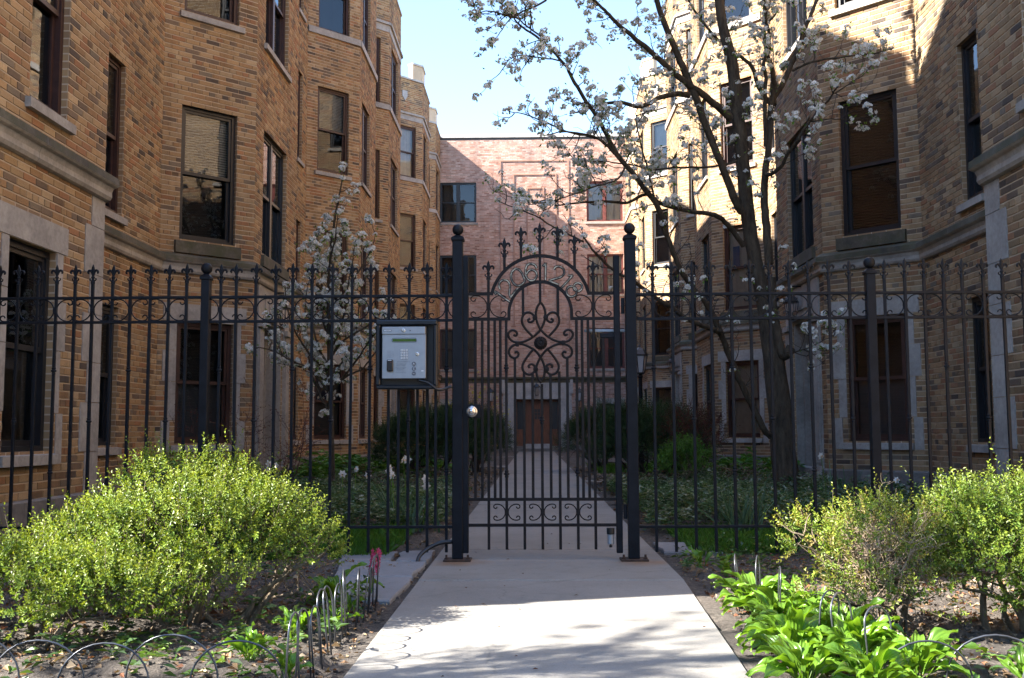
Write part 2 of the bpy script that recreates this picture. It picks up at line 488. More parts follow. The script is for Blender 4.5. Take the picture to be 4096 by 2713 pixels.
def mat_concrete(name, base, stain=0.25, rust=False):
    m, nt, b = nodes(name)
    b.inputs['Roughness'].default_value = 0.82
    geo = N(nt, 'ShaderNodeNewGeometry')
    P = geo.outputs['Position']
    f1 = noise_fac(nt, 1.1, 6, 0.65, vec=P); f2 = noise_fac(nt, 160, 3, 0.7, vec=P); f3 = noise_fac(nt, 7, 5, 0.7, vec=P)
    lo = tuple(c * (1 - stain) for c in base)
    c = ramp(nt, f1, [(0.3, lo), (0.68, base)])
    c = mixc(nt, c, ramp(nt, f2, [(0.3, (0.8, 0.8, 0.8)), (0.7, (1.12, 1.12, 1.12))]), 1.0, 'MULTIPLY')
    c = mixc(nt, c, ramp(nt, f3, [(0.28, (0.78, 0.76, 0.73)), (0.5, (1, 1, 1))]), 0.7, 'MULTIPLY')
    vo = N(nt, 'ShaderNodeTexVoronoi', feature='DISTANCE_TO_EDGE'); vo.inputs['Scale'].default_value = 0.55
    wp = N(nt, 'ShaderNodeVectorMath', operation='MULTIPLY_ADD'); wn_ = N(nt, 'ShaderNodeTexNoise'); wn_.inputs['Scale'].default_value = 4; wn_.inputs['Detail'].default_value = 6
    nt.links.new(P, wn_.inputs['Vector']); nt.links.new(wn_.outputs['Color'], wp.inputs[0]); wp.inputs[1].default_value = (0.25, 0.25, 0.25); nt.links.new(P, wp.inputs[2])
    nt.links.new(wp.outputs[0], vo.inputs['Vector'])
    c = mixc(nt, c, ramp(nt, vo.outputs['Distance'], [(0.0, (0.45, 0.43, 0.4)), (0.004, (1, 1, 1))]), 0.4 if rust else 0.2, 'MULTIPLY')
    f4 = noise_fac(nt, 28, 5, 0.8, vec=P)
    c = mixc(nt, c, ramp(nt, f4, [(0.30, (0.55, 0.53, 0.50)), (0.40, (1, 1, 1))]), 0.8, 'MULTIPLY')
    if rust:
        for cx in (-0.47, 0.66):
            d = N(nt, 'ShaderNodeVectorMath', operation='DISTANCE'); nt.links.new(P, d.inputs[0]); d.inputs[1].default_value = (cx, 6.47, 0.0)
            dn = N(nt, 'ShaderNodeMath', operation='MULTIPLY_ADD'); nt.links.new(f3, dn.inputs[0]); dn.inputs[1].default_value = 0.25
            nt.links.new(d.outputs['Value'], dn.inputs[2])
            fac = ramp(nt, dn.outputs[0], [(0.17, (0.75, 0.75, 0.75)), (0.34, (0, 0, 0))])
            c = mixc(nt, c, (0.22, 0.12, 0.055), fac)
    nt.links.new(c, b.inputs['Base Color'])
    bump(nt, b, f2, 0.25, 0.004)
    return m
M['concrete'] = mat_concrete('walk_concrete', (0.255, 0.243, 0.22), 0.25, True)
M['flag'] = mat_concrete('blue_grey_flagstone', (0.25, 0.255, 0.265), 0.3)
M['ground_far'] = mat_concrete('far_ground', (0.16, 0.15, 0.13), 0.3)

# ------------------------------------------------------------------ ground, path
def value_noise(X, Y, s, seed):
    r = np.random.default_rng(seed)
    g = r.random((64, 64))
    x = X / s; y = Y / s
    x0 = np.floor(x).astype(int); y0 = np.floor(y).astype(int)
    fx = x - x0; fy = y - y0
    fx = fx * fx * (3 - 2 * fx); fy = fy * fy * (3 - 2 * fy)
    G = lambda i, j: g[i % 64, j % 64]
    return (G(x0, y0) * (1 - fx) + G(x0 + 1, y0) * fx) * (1 - fy) + (G(x0, y0 + 1) * (1 - fx) + G(x0 + 1, y0 + 1) * fx) * fy

def soil_height(X, Y):
    h = -0.055 + 0.05 * value_noise(X, Y, 0.45, 3) + 0.032 * value_noise(X, Y, 0.12, 4) + 0.018 * value_noise(X, Y, 0.04, 5)
    h = np.where((X > -0.72) & (X < 0.9), np.minimum(h, -0.014), h)                       # along the walk
    h = np.where((X > -1.3) & (X < -0.6) & (Y > 4.9) & (Y < 7.1), np.minimum(h, -0.006), h)   # round the flagstones
    return np.where((X > 0.7) & (X < 1.3) & (Y > 6.85) & (Y < 7.6), np.minimum(h, -0.006), h)

def height_sheet(name, x0, x1, y0, y1, step, mat, hf):
    nx = int((x1 - x0) / step) + 1; ny = int((y1 - y0) / step) + 1
    X, Y = np.meshgrid(np.linspace(x0, x1, nx), np.linspace(y0, y1, ny))
    Z = hf(X, Y)
    V = np.stack([X.ravel(), Y.ravel(), Z.ravel()], 1)
    i = (np.arange(ny - 1)[:, None] * nx + np.arange(nx - 1)[None, :]).ravel()
    F = np.stack([i, i + 1, i + nx + 1, i + nx], 1)
    o = link(name, mesh_np(name, V, F, mat, smooth=True))
    return tag(o, kind='structure')

g = MB(); g.add([(-400, -400, -0.13), (400, -400, -0.13), (400, 400, -0.13), (-400, 400, -0.13)], [(0, 1, 2, 3)])
tag(g.build('ground', M['ground_far']), kind='structure')
PXL, PXR = -0.63, 0.80
height_sheet('garden_bed_left', -3.98, PXL + 0.1, 1.6, 11.6, 0.03, M['soil'], soil_height)
height_sheet('garden_bed_right', PXR - 0.25, 3.98, 1.6, 11.6, 0.03, M['soil'], soil_height)
height_sheet('courtyard_soil_left', -4.98, PXL + 0.1, 11.6, 44.3, 0.25, M['soil'], lambda X, Y: soil_height(X, Y) + 0.0)
height_sheet('courtyard_soil_right', PXR - 0.1, 4.98, 11.6, 44.3, 0.25, M['soil'], lambda X, Y: soil_height(X, Y) + 0.0)

path = tag(empty('path', (0.085, 2, 0)), 'pale concrete walkway running through the gate to the far door', None, None, 'structure')
jy = [0.2, 2.9, 5.72, 7.17, 9.0, 11.6, 14.6, 17.4, 20.3, 23.2, 26.1, 29.0, 31.9, 34.8, 37.7, 40.6, 42.6]
for i in range(len(jy) - 1):
    b = MB(); e = 0.005
    b.cbox(PXL, PXR, jy[i] + e, jy[i + 1] - e, -0.12, 0.0 - (0.004 if i % 3 == 1 else 0) , 0.006)
    if i < 2:                                              # the walk narrows a little towards the street
        b.v = [(x if x < 0 else x - (0.125 * min(1.0, (5.72 - y) / 2.8)), y, z) for x, y, z in b.v]
    b.build('slab', M['concrete'], path)
b = MB(); b.box(PXL + .01, PXR - .16, 0.2, 42.6, -0.128, -0.016)
b.build('joint_bed', M['soil'], path)
# cross walks between the beds
for (x0, x1, y0, y1) in ((-2.4, PXL - 0.012, 24.2, 25.1), (PXR + 0.012, 2.6, 24.2, 25.1), (-2.0, PXL - 0.012, 33.6, 34.4), (PXR + 0.012, 2.2, 33.6, 34.4), (PXR + 0.012, 1.35, 17.0, 17.5)):
    b = MB(); b.cbox(x0, x1, y0, y1, -0.1, -0.008, 0.006); b.build('slab', M['concrete'], path)

# flagstones set in the beds beside the gate
def flagstone(poly, label):
    c = np.mean(poly, axis=0)
    P = []
    for i in range(len(poly)):
        a = np.array(poly[i]); bb = np.array(poly[(i + 1) % len(poly)])
        for k in range(4):
            p = a + (bb - a) * k / 4
            if k: p = p + rng.normal(0, 0.008, 2)
            P.append(p)
    n = len(P); b = MB()
    vv = [(p[0], p[1], -0.05) for p in P] + [(p[0], p[1], 0.002) for p in P] + [(c[0] + (p[0] - c[0]) * 0.975, c[1] + (p[1] - c[1]) * 0.975, 0.012 + rng.normal(0, 0.001)) for p in P]
    ff = []
    for r0 in (0, n):
        for i in range(n): ff.append((r0 + i, r0 + (i + 1) % n, r0 + n + (i + 1) % n, r0 + n + i))
    ff.append(tuple(2 * n + i for i in range(n)))
    b.add(vv, ff)
    tag(b.build('flagstone', M['flag']), label, 'flagstone', 'flagstones beside the gate')
flagstone([(-1.02, 5.02), (-0.68, 4.98), (-0.665, 5.75), (-1.08, 5.78)], 'large blue-grey flagstone beside the walk, nearest the wire hoops')
flagstone([(-1.10, 5.81), (-0.665, 5.78), (-0.66, 6.42), (-0.87, 6.45), (-1.18, 6.40)], 'blue-grey flagstone just in front of the fence under the keypad')
flagstone([(-1.20, 6.44), (-0.88, 6.48), (-0.90, 6.98), (-1.26, 6.95)], 'blue-grey flagstone under the fence, outer one of the pair behind')
flagstone([(-0.85, 6.48), (-0.66, 6.46), (-0.66, 7.05), (-0.87, 7.0)], 'small flagstone under the fence right against the walk')
flagstone([(0.84, 6.95), (1.22, 6.92), (1.2, 7.5), (0.83, 7.52)], 'blue-grey flagstone behind the fence beside the ground cover')

# ------------------------------------------------------------------ brick buildings
class Panel:
    """A flat stretch of wall from p0 to p1 (plan), outward normal to the side t x up."""
    def __init__(s, p0, p1, z0, z1):
        s.p0 = np.array(p0, float); s.p1 = np.array(p1, float)
        s.L = float(np.linalg.norm(s.p1 - s.p0)); s.t = (s.p1 - s.p0) / s.L
        s.n = np.array([s.t[1], -s.t[0]]); s.z0 = z0; s.z1 = z1
        s.open = []; s.stone = []
        s.rz = math.atan2(s.t[1], s.t[0])
    def pt(s, u, z, d=0.0):
        q = s.p0 + s.t * u + s.n * d
        return (q[0], q[1], z)
    def box(s, mb, u0, u1, z0, z1, d0, d1, m=0):
        mb.hexa([s.pt(u0, z0, d1), s.pt(u1, z0, d1), s.pt(u1, z0, d0), s.pt(u0, z0, d0),
                 s.pt(u0, z1, d1), s.pt(u1, z1, d1), s.pt(u1, z1, d0), s.pt(u0, z1, d0)], m)

REVEAL = 0.13
def wall_mesh(pn, parent, mats):
    us = sorted({0.0, pn.L} | {round(v, 4) for o in pn.open for v in (o[0], o[1])})
    zs = sorted({pn.z0, pn.z1} | {round(v, 4) for o in pn.open for v in (o[2], o[3])})
    us = [u for u in us if 0 <= u <= pn.L]; b = MB()
    for i in range(len(us) - 1):
        for j in range(len(zs) - 1):
            uc = (us[i] + us[i + 1]) / 2; zc = (zs[j] + zs[j + 1]) / 2
            if any(o[0] < uc < o[1] and o[2] < zc < o[3] for o in pn.open): continue
            q = [(us[i], zs[j]), (us[i + 1], zs[j]), (us[i + 1], zs[j + 1]), (us[i], zs[j + 1])]
            b.add([pn.pt(u, z) for u, z in q], [(0, 1, 2, 3)], 0, q)
    for o in pn.open:
        u0, u1, z0, z1 = o[:4]; dd = o[4] if len(o) > 4 else REVEAL
        for (a, c) in (((u0, z0), (u0, z1)), ((u0, z1), (u1, z1)), ((u1, z1), (u1, z0)), ((u1, z0), (u0, z0))):
            vert = a[0] == c[0]
            uv = [(0, a[1]), (0, c[1]), (dd, c[1]), (dd, a[1])] if vert else [(a[0], 0.01), (c[0], 0.01), (c[0], dd), (a[0], dd)]
            b.add([pn.pt(*a, 0), pn.pt(*c, 0), pn.pt(*c, -dd), pn.pt(*a, -dd)], [(3, 2, 1, 0)], 0, uv)
    return b.build('wall', mats, parent, uv=True)

def lay_bricks(pn, pal_n, out, margin=0.12, header_every=6):
    """Courses of single bricks wherever the photograph (with a margin) shows this wall."""
    r0 = int(math.floor(pn.z0 / BH)); r1 = int(math.ceil(pn.z1 / BH))
    # quick rejection of whole panel
    for j in range(r0, r1):
        z0 = max(j * BH + BJ / 2, pn.z0); z1 = min((j + 1) * BH - BJ / 2, pn.z1)
        if z1 - z0 < 0.02: continue
        zc = (z0 + z1) / 2
        blocked = sorted((o[0], o[1]) for o in pn.open + pn.stone if o[2] < zc < o[3])
        hdr = (j % header_every == 3)
        w = BW / 2 if hdr else BW
        off = 0.0 if j % 2 == 0 else BW / 2
        if hdr: off = BW / 4
        k = -1
        while True:
            u0 = k * w + off + BJ / 2; u1 = u0 + w - BJ; k += 1
            if u0 > pn.L: break
            segs = [(max(u0, 0.002), min(u1, pn.L - 0.002))]
            for (a, c) in blocked:
                ns = []
                for (x, y) in segs:
                    if c <= x or a >= y: ns.append((x, y)); continue
                    if a > x: ns.append((x, a - 0.004))
                    if c < y: ns.append((c + 0.004, y))
                segs = ns
            for (x, y) in segs:
                if y - x < 0.022: continue
                out.append((x, y, z0, z1, int(rng.integers(pal_n)), 0.0045 + rng.random() * 0.004))
    return out

_BF = np.array([(0, 1, 2, 3), (0, 4, 5, 1), (1, 5, 6, 2), (2, 6, 7, 3), (3, 7, 4, 0)])
def build_bricks(panels, parent, colours, limit=300):
    """All bricks of a building: the ones that show largest as single parts, the rest as one mesh."""
    P0 = []; info = []
    for pn in panels:
        lst = lay_bricks(pn, len(colours), [])
        if not lst: continue
        A = np.array([l[:4] for l in lst]); ci = np.array([l[4] for l in lst]); dd = np.array([l[5] for l in lst])
        uc = (A[:, 0] + A[:, 1]) / 2; zc = (A[:, 2] + A[:, 3]) / 2
        C = np.stack([pn.p0[0] + pn.t[0] * uc, pn.p0[1] + pn.t[1] * uc, zc], 1)
        x, y, w = proj(C)
        facing = (C[:, :2] * pn.n).sum(1) < 0.5
        keep = (w > 1) & (x > -600) & (x < 4700) & (y > -420) & (y < 2500) & facing
        if not keep.any(): continue
        A, ci, dd, C, x, y, w = A[keep], ci[keep], dd[keep], C[keep], x[keep], y[keep], w[keep]
        def pts(u, z, d): return np.stack([pn.p0[0] + pn.t[0] * u + pn.n[0] * d, pn.p0[1] + pn.t[1] * u + pn.n[1] * d, z], 1)
        e = 0.0022
        fr = [pts(A[:, 0] + e, A[:, 2] + e, dd), pts(A[:, 1] - e, A[:, 2] + e, dd), pts(A[:, 1] - e, A[:, 3] - e, dd), pts(A[:, 0] + e, A[:, 3] - e, dd)]
        bk = [pts(A[:, 0], A[:, 2], 0 * dd - .002), pts(A[:, 1], A[:, 2], 0 * dd - .002), pts(A[:, 1], A[:, 3], 0 * dd - .002), pts(A[:, 0], A[:, 3], 0 * dd - .002)]
        V = np.stack(fr + bk, 1)                                   # (n,8,3)
        px, py, _ = proj(V[:, :4].reshape(-1, 3)); px = px.reshape(-1, 4); py = py.reshape(-1, 4)
        area = 0.5 * np.abs((px[:, 2] - px[:, 0]) * (py[:, 3] - py[:, 1]) - (px[:, 3] - px[:, 1]) * (py[:, 2] - py[:, 0]))
        inside = (x > 10) & (x < 4086) & (y > 10) & (y < 2000)
        full = (A[:, 1] - A[:, 0] > BW - BJ - 0.003) & (A[:, 3] - A[:, 2] > BH - BJ - 0.003)
        for q in range(len(A)):
            info.append((area[q] if (inside[q] and full[q]) else 0.0, pn, A[q], ci[q], dd[q], C[q]))
        P0.append((V, ci))
    V = np.concatenate([p[0] for p in P0]); ci = np.concatenate([p[1] for p in P0])
    score = np.array([i[0] for i in info])
    pick = np.argsort(-score)[:limit]; pick = pick[score[pick] > 0]
    rest = np.ones(len(V), bool); rest[pick] = False
    Vr = V[rest]; cr = ci[rest]; n = len(Vr)
    off = np.array([parent.location.x, parent.location.y, parent.location.z])
    F = (_BF[None] + (np.arange(n) * 8)[:, None, None]).reshape(-1, 4)
    cols = np.repeat(np.array(colours)[cr] * (0.9 + 0.2 * rng.random((n, 1))), 8, axis=0)
    o = link('brickwork', mesh_np('brickwork', Vr.reshape(-1, 3) - off, F, M['brick'], cols), parent)
    o['kind'] = 'stuff'
    variants = {}
    w2 = (BW - BJ) / 2; h2 = (BH - BJ) / 2; e = 0.0022
    for q in pick:
        _, pn, A, c, d, C = info[q]
        if c not in variants:
            vv = [(-w2 + e, -.006, -h2 + e), (w2 - e, -.006, -h2 + e), (w2 - e, -.006, h2 - e), (-w2 + e, -.006, h2 - e), (-w2, .002, -h2), (w2, .002, -h2), (w2, .002, h2), (-w2, .002, h2)]
            variants[c] = mesh_np('brick', vv, _BF, M['brick'], np.tile(np.array(colours[c]), (8, 1)))
        link('brick', variants[c], parent, tuple(C - off), (0, 0, pn.rz))
    return len(V)

def palette(pal, n=40, jit=0.1):
    w = np.array([p[1] for p in pal], float); w /= w.sum()
    r = np.random.default_rng(5)
    return [tuple(np.array(pal[i][0]) * (1 + r.normal(0, jit))) for i in r.choice(len(pal), n, p=w)]

# ---- windows
def window(pn, parent, u0, u1, z0, z1, frame='window_black', double=False, fill='dark', sill=True, surround=False, arch=False):
    mat = M[frame]; b = MB()
    fr = 0.055; d0, d1 = -REVEAL - 0.02, -0.055
    pn.box(b, u0 - 0.005, u0 + fr, z0, z1, d0, d1); pn.box(b, u1 - fr, u1 + 0.005, z0, z1, d0, d1)
    pn.box(b, u0 + fr, u1 - fr, z1 - fr, z1 + 0.005, d0, d1); pn.box(b, u0 + fr, u1 - fr, z0 - 0.005, z0 + fr * 0.8, d0, d1 + 0.01)
    bays = [(u0 + fr, u1 - fr)]
    if double:
        mid = (u0 + u1) / 2
        pn.box(b, mid - 0.05, mid + 0.05, z0 + fr * 0.8, z1 - fr, d0, d1 - 0.004)
        bays = [(u0 + fr, mid - 0.05), (mid + 0.05, u1 - fr)]
    zm = z0 + (z1 - z0) * 0.5
    panes = []
    for (a, c) in bays:
        s = 0.038; ze = z1 - fr; zb = z0 + fr * 0.8
        # upper sash (outer), lower sash (inner)
        for (za, zc, da, db) in ((zm - 0.02, ze, -0.105, -0.072), (zb, zm + 0.02, -0.142, -0.110)):
            pn.box(b, a, a + s, za, zc, da, db); pn.box(b, c - s, c, za, zc, da, db)
            pn.box(b, a + s, c - s, zc - s, zc, da, db); pn.box(b, a + s, c - s, za, za + s * 1.2, da, db)
            panes.append((a + s, c - s, za + s * 1.2, zc - s, (da + db) / 2))
    w = b.build('window', mat, parent)
    for (a, c, za, zc, d) in panes:
        q = MB(); q.add([pn.pt(a, za, d), pn.pt(c, za, d), pn.pt(c, zc, d), pn.pt(a, zc, d)], [(0, 1, 2, 3)])
        q.build('pane', M['glass'], w)
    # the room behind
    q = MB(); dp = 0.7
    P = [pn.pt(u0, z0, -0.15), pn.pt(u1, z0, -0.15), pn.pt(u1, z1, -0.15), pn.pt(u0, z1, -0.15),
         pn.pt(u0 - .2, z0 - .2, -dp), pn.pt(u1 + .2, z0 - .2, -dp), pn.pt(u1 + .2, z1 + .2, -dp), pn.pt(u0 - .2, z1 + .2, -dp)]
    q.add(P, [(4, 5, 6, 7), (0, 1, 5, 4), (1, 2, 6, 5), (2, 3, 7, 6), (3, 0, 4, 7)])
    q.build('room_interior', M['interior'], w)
    for kind in fill.split('+'):
        if kind in ('blind', 'blind_top', 'dark_blind'):
            q = MB(); zlo = zm if kind == 'blind_top' else z0 + 0.05
            nn = int((z1 - zlo) / 0.035)
            for i in range(nn):
                z = zlo + i * 0.035
                q.add([pn.pt(u0 + .04, z, -0.175), pn.pt(u1 - .04, z, -0.175), pn.pt(u1 - .04, z + 0.022, -0.158), pn.pt(u0 + .04, z + 0.022, -0.158)], [(0, 1, 2, 3)])
            q.build('blind', M['dark_blind' if kind == 'dark_blind' else 'blind'], w)
        elif kind in ('curtain', 'shade', 'shade_low'):
            q = MB(); za, zc = (z0 + 0.04, z1 - 0.05)
            if kind == 'shade_low': zc = zm
            n = 28 if kind == 'curtain' else 2
            amp = 0.018 if kind == 'curtain' else 0.0
            ua, ub = u0 + 0.03, u1 - 0.03
            vv = []
            for i in range(n + 1):
                u = ua + (ub - ua) * i / n
                dq = -0.2 + amp * math.sin(i * 2.3) + amp * 0.5 * math.sin(i * 0.9)
                vv += [pn.pt(u, za, dq), pn.pt(u, zc, dq)]
            q.add(vv, [(2 * i, 2 * i + 2, 2 * i + 3, 2 * i + 1) for i in range(n)])
            q.build('curtain' if kind == 'curtain' else 'roller_shade', M['curtain'] if kind == 'curtain' else M['shade_cloth'], w, smooth=True)
    if sill:
        q = MB(); tall = 3.3 < z0 < 3.45 and (u1 - u0) > 0.6
        h = z0 - 3.228 if tall else 0.11; e = 0.07
        v = [pn.pt(u0 - e, z0 - h, -REVEAL), pn.pt(u1 + e, z0 - h, -REVEAL), pn.pt(u1 + e, z0 - h, 0.055), pn.pt(u0 - e, z0 - h, 0.055),
             pn.pt(u0 - e, z0 - 0.006, -REVEAL), pn.pt(u1 + e, z0 - 0.006, -REVEAL), pn.pt(u1 + e, z0 - 0.03, 0.055), pn.pt(u0 - e, z0 - 0.03, 0.055)]
        q.add(v, [(0, 1, 2, 3), (7, 6, 5, 4), (3, 2, 6, 7), (0, 3, 7, 4), (2, 1, 5, 6)])
        q.build('sill', M['stone_moss'] if tall else M['stone'], w)
        pn.stone.append((u0 - e, u1 + e, z0 - h, z0))
    if surround:
        def blk(a, c, za, zc, pr):
            q = MB(); g = 0.003
            pn.box(q, a + g, c - g, za + g, zc - g, -0.10, 0.008 + pr)
            q.build('stone_block', M['stone'], w); pn.stone.append((a, c, za, zc))
        lh = 0.24
        blk(max(u0 - 0.20, 0.01), min(u1 + 0.20, pn.L - 0.01), z1 + 0.002, z1 + lh, 0.004)
        za = z0 - 0.11; i = 0
        hs = [0.42, 0.52, 0.42, 0.48, 0.42]
        while za < z1 - 0.02:
            zc = min(za + hs[i % 5], z1)
            if z1 - zc < 0.15: zc = z1
            e = 0.20 if i % 2 == 0 else 0.12
            lo = 0.075 if za < z0 - 0.05 else 0.002
            blk(max(u0 - e, 0.01), u0 - lo, za, zc, 0.002); blk(u1 + lo, min(u1 + e, pn.L - 0.01), za, zc, 0.002)
            za = zc; i += 1
    pn.open.append((u0, u1, z0, z1))
    return w

def sweep(pl, profile, parent, name, mat, moss=None, closed=False):
    """Mouldings along the plan line, mitred, one piece for each stretch. Each stretch is (p0,p1), profile (d, z)."""
    pts = [np.array(p, float) for p in pl]
    nrm = []
    for i in range(len(pts) - 1):
        t = pts[i + 1] - pts[i]; t /= np.linalg.norm(t); nrm.append(np.array([t[1], -t[0]]))
    def off(i, d):
        if i == 0: return pts[0] + nrm[0] * d
        if i == len(pts) - 1: return pts[-1] + nrm[-1] * d
        b = nrm[i - 1] + nrm[i]; b /= b.dot(nrm[i])
        return pts[i] + b * d
    for i in range(len(pts) - 1):
        b = MB(); k = len(profile)
        t = (pts[i + 1] - pts[i]); L = np.linalg.norm(t)
        ns = max(1, int(round(L / 1.3)))
        for sgm in range(ns):
            f0 = sgm / ns + (0.0025 / L if sgm else 0); f1 = (sgm + 1) / ns - (0.0025 / L if sgm < ns - 1 else 0)
            vv = []
            for f in (f0, f1):
                for (d, z) in profile:
                    q = off(i, d) * (1 - f) + off(i + 1, d) * f
                    vv.append((q[0], q[1], z))
            ff = [(j, k + j, k + j + 1, j + 1) for j in range(k - 1)] + [tuple(range(k)), tuple(reversed(range(k, 2 * k)))]
            o = len(b.v); b.add(vv, ff)
            if moss:
                nf = len(ff)
                for j in range(moss): b.m[len(b.m) - nf + j] = 1
        b.build(name, mat, parent)

CROWN = [(-0.03, 3.235), (0.06, 3.20), (0.115, 3.165), (0.12, 3.10), (0.105, 3.085), (0.075, 3.075), (0.06, 3.03), (0.062, 2.985), (0.045, 2.955), (0.015, 2.945), (-0.03, 2.945)]
FLOORS = [(0.65, 2.30), (3.42, 5.30), (6.62, 8.55), (9.87, 11.72)]

def lantern(parent, x, y, z, h=0.45, name='lantern', local=False, arm=None):
    """Six-sided glazed lantern hanging with its base at z."""
    b = MB(); r = h * 0.24
    b.lathe([(r * .5, 0), (r * .62, h * .04), (r * .62, h * .06)], (x, y, z), 6)
    b.lathe([(r * 1.12, h * .62), (r * 1.15, h * .66), (r * .75, h * .82), (r * .25, h * .9), (r * .12, h * .93), (r * .18, h * .97), (r * .02, h)], (x, y, z), 6)
    for j in range(6):
        a = 2 * PI * j / 6
        b.tube([(x + r * .6 * math.cos(a), y + r * .6 * math.sin(a), z + h * .05), (x + r * 1.05 * math.cos(a), y + r * 1.05 * math.sin(a), z + h * .63)], h * .014, 4)
    if arm: b.tube(arm, 0.014, 6)
    o = b.build(name, M['window_black'], parent)
    g = MB(); g.lathe([(r * .55, h * .06), (r * .97, h * .62)], (x, y, z), 6)
    g.build('lamp_glass', M['lamp_glass'], o if parent is not None else o)
    return o

def entrance(pn, parent, u0, u1, lamp_side=1):
    """Stone door surround with fluted pilasters, splayed reveal, carved frieze and a dark door."""
    zt = 2.46; dp = 0.5
    pn.open.append((u0, u1, 0.02, zt, 0.06))
    b = MB()
    for (a, c) in ((u0 - 0.30, u0), (u1, u1 + 0.30)):
        pn.stone.append((a, c, 0, 2.94))
        pn.box(b, a, c, 0.0, 0.30, -0.05, 0.07); pn.box(b, a + .01, c - .01, 0.30, 2.94, -0.05, 0.03)
        for k in range(4):
            ua = a + 0.035 + k * 0.062
            pn.box(b, ua, ua + 0.038, 0.34, 2.3, 0.03, 0.052)
        pn.box(b, a - .012, c + .012, 2.32, 2.40, 0.03, 0.085)
    pn.stone.append((u0, u1, 2.46, 2.94))
    pn.box(b, u0, u1, zt, 2.94, -0.05, 0.02)
    for k in range(5):
        ua = u0 + 0.06 + k * (u1 - u0 - 0.12) / 5
        pn.box(b, ua + .02, ua + (u1 - u0 - 0.12) / 5 - .02, 2.58, 2.84, 0.02, 0.038)
    e = b.build('entrance_surround', M['stone'], parent)
    r = MB()                                            # stepped, splayed jambs
    for k in range(4):
        a0 = k * 0.045; d1 = -0.02 - k * 0.11; d0 = d1 - 0.11
        pn.box(r, u0 + a0, u0 + a0 + 0.045, 0.02, zt - a0 - 0.045, -dp, d1); pn.box(r, u1 - a0 - 0.045, u1 - a0, 0.02, zt - a0 - 0.045, -dp, d1)
        pn.box(r, u0 + a0, u1 - a0, zt - a0 - 0.045, zt - a0, -dp, d1)
    r.build('splayed_jamb', M['stone'], e)
    d = MB(); a, c = u0 + 0.18, u1 - 0.18
    pn.box(d, a, c, 0.02, zt - 0.18, -dp - 0.05, -dp + 0.01)
    mid = (a + c) / 2
    for (x, y) in ((a + .06, mid - .04), (mid + .04, c - .06)):
        pn.box(d, x, y, 0.15, 0.85, -dp, -dp + 0.025); pn.box(d, x, y, 0.98, zt - 0.3, -dp, -dp + 0.02)
    d.build('door', M['door_dark'], e)
    s = MB(); pn.box(s, u0 + 0.02, u1 - 0.02, 0.0, 0.12, -dp, 0.25); s.build('doorstep', M['plinth'], e)
    p = pn.pt(u0 + (u1 - u0) * 0.5, 2.50, 0.17)
    q = pn.pt(u0 + (u1 - u0) * 0.5, 2.93, 0.02)
    lantern(e, p[0], p[1], 2.42, 0.42, 'wall_lantern', arm=[q, (p[0], p[1], 2.93), (p[0], p[1], 2.82)])
    return e

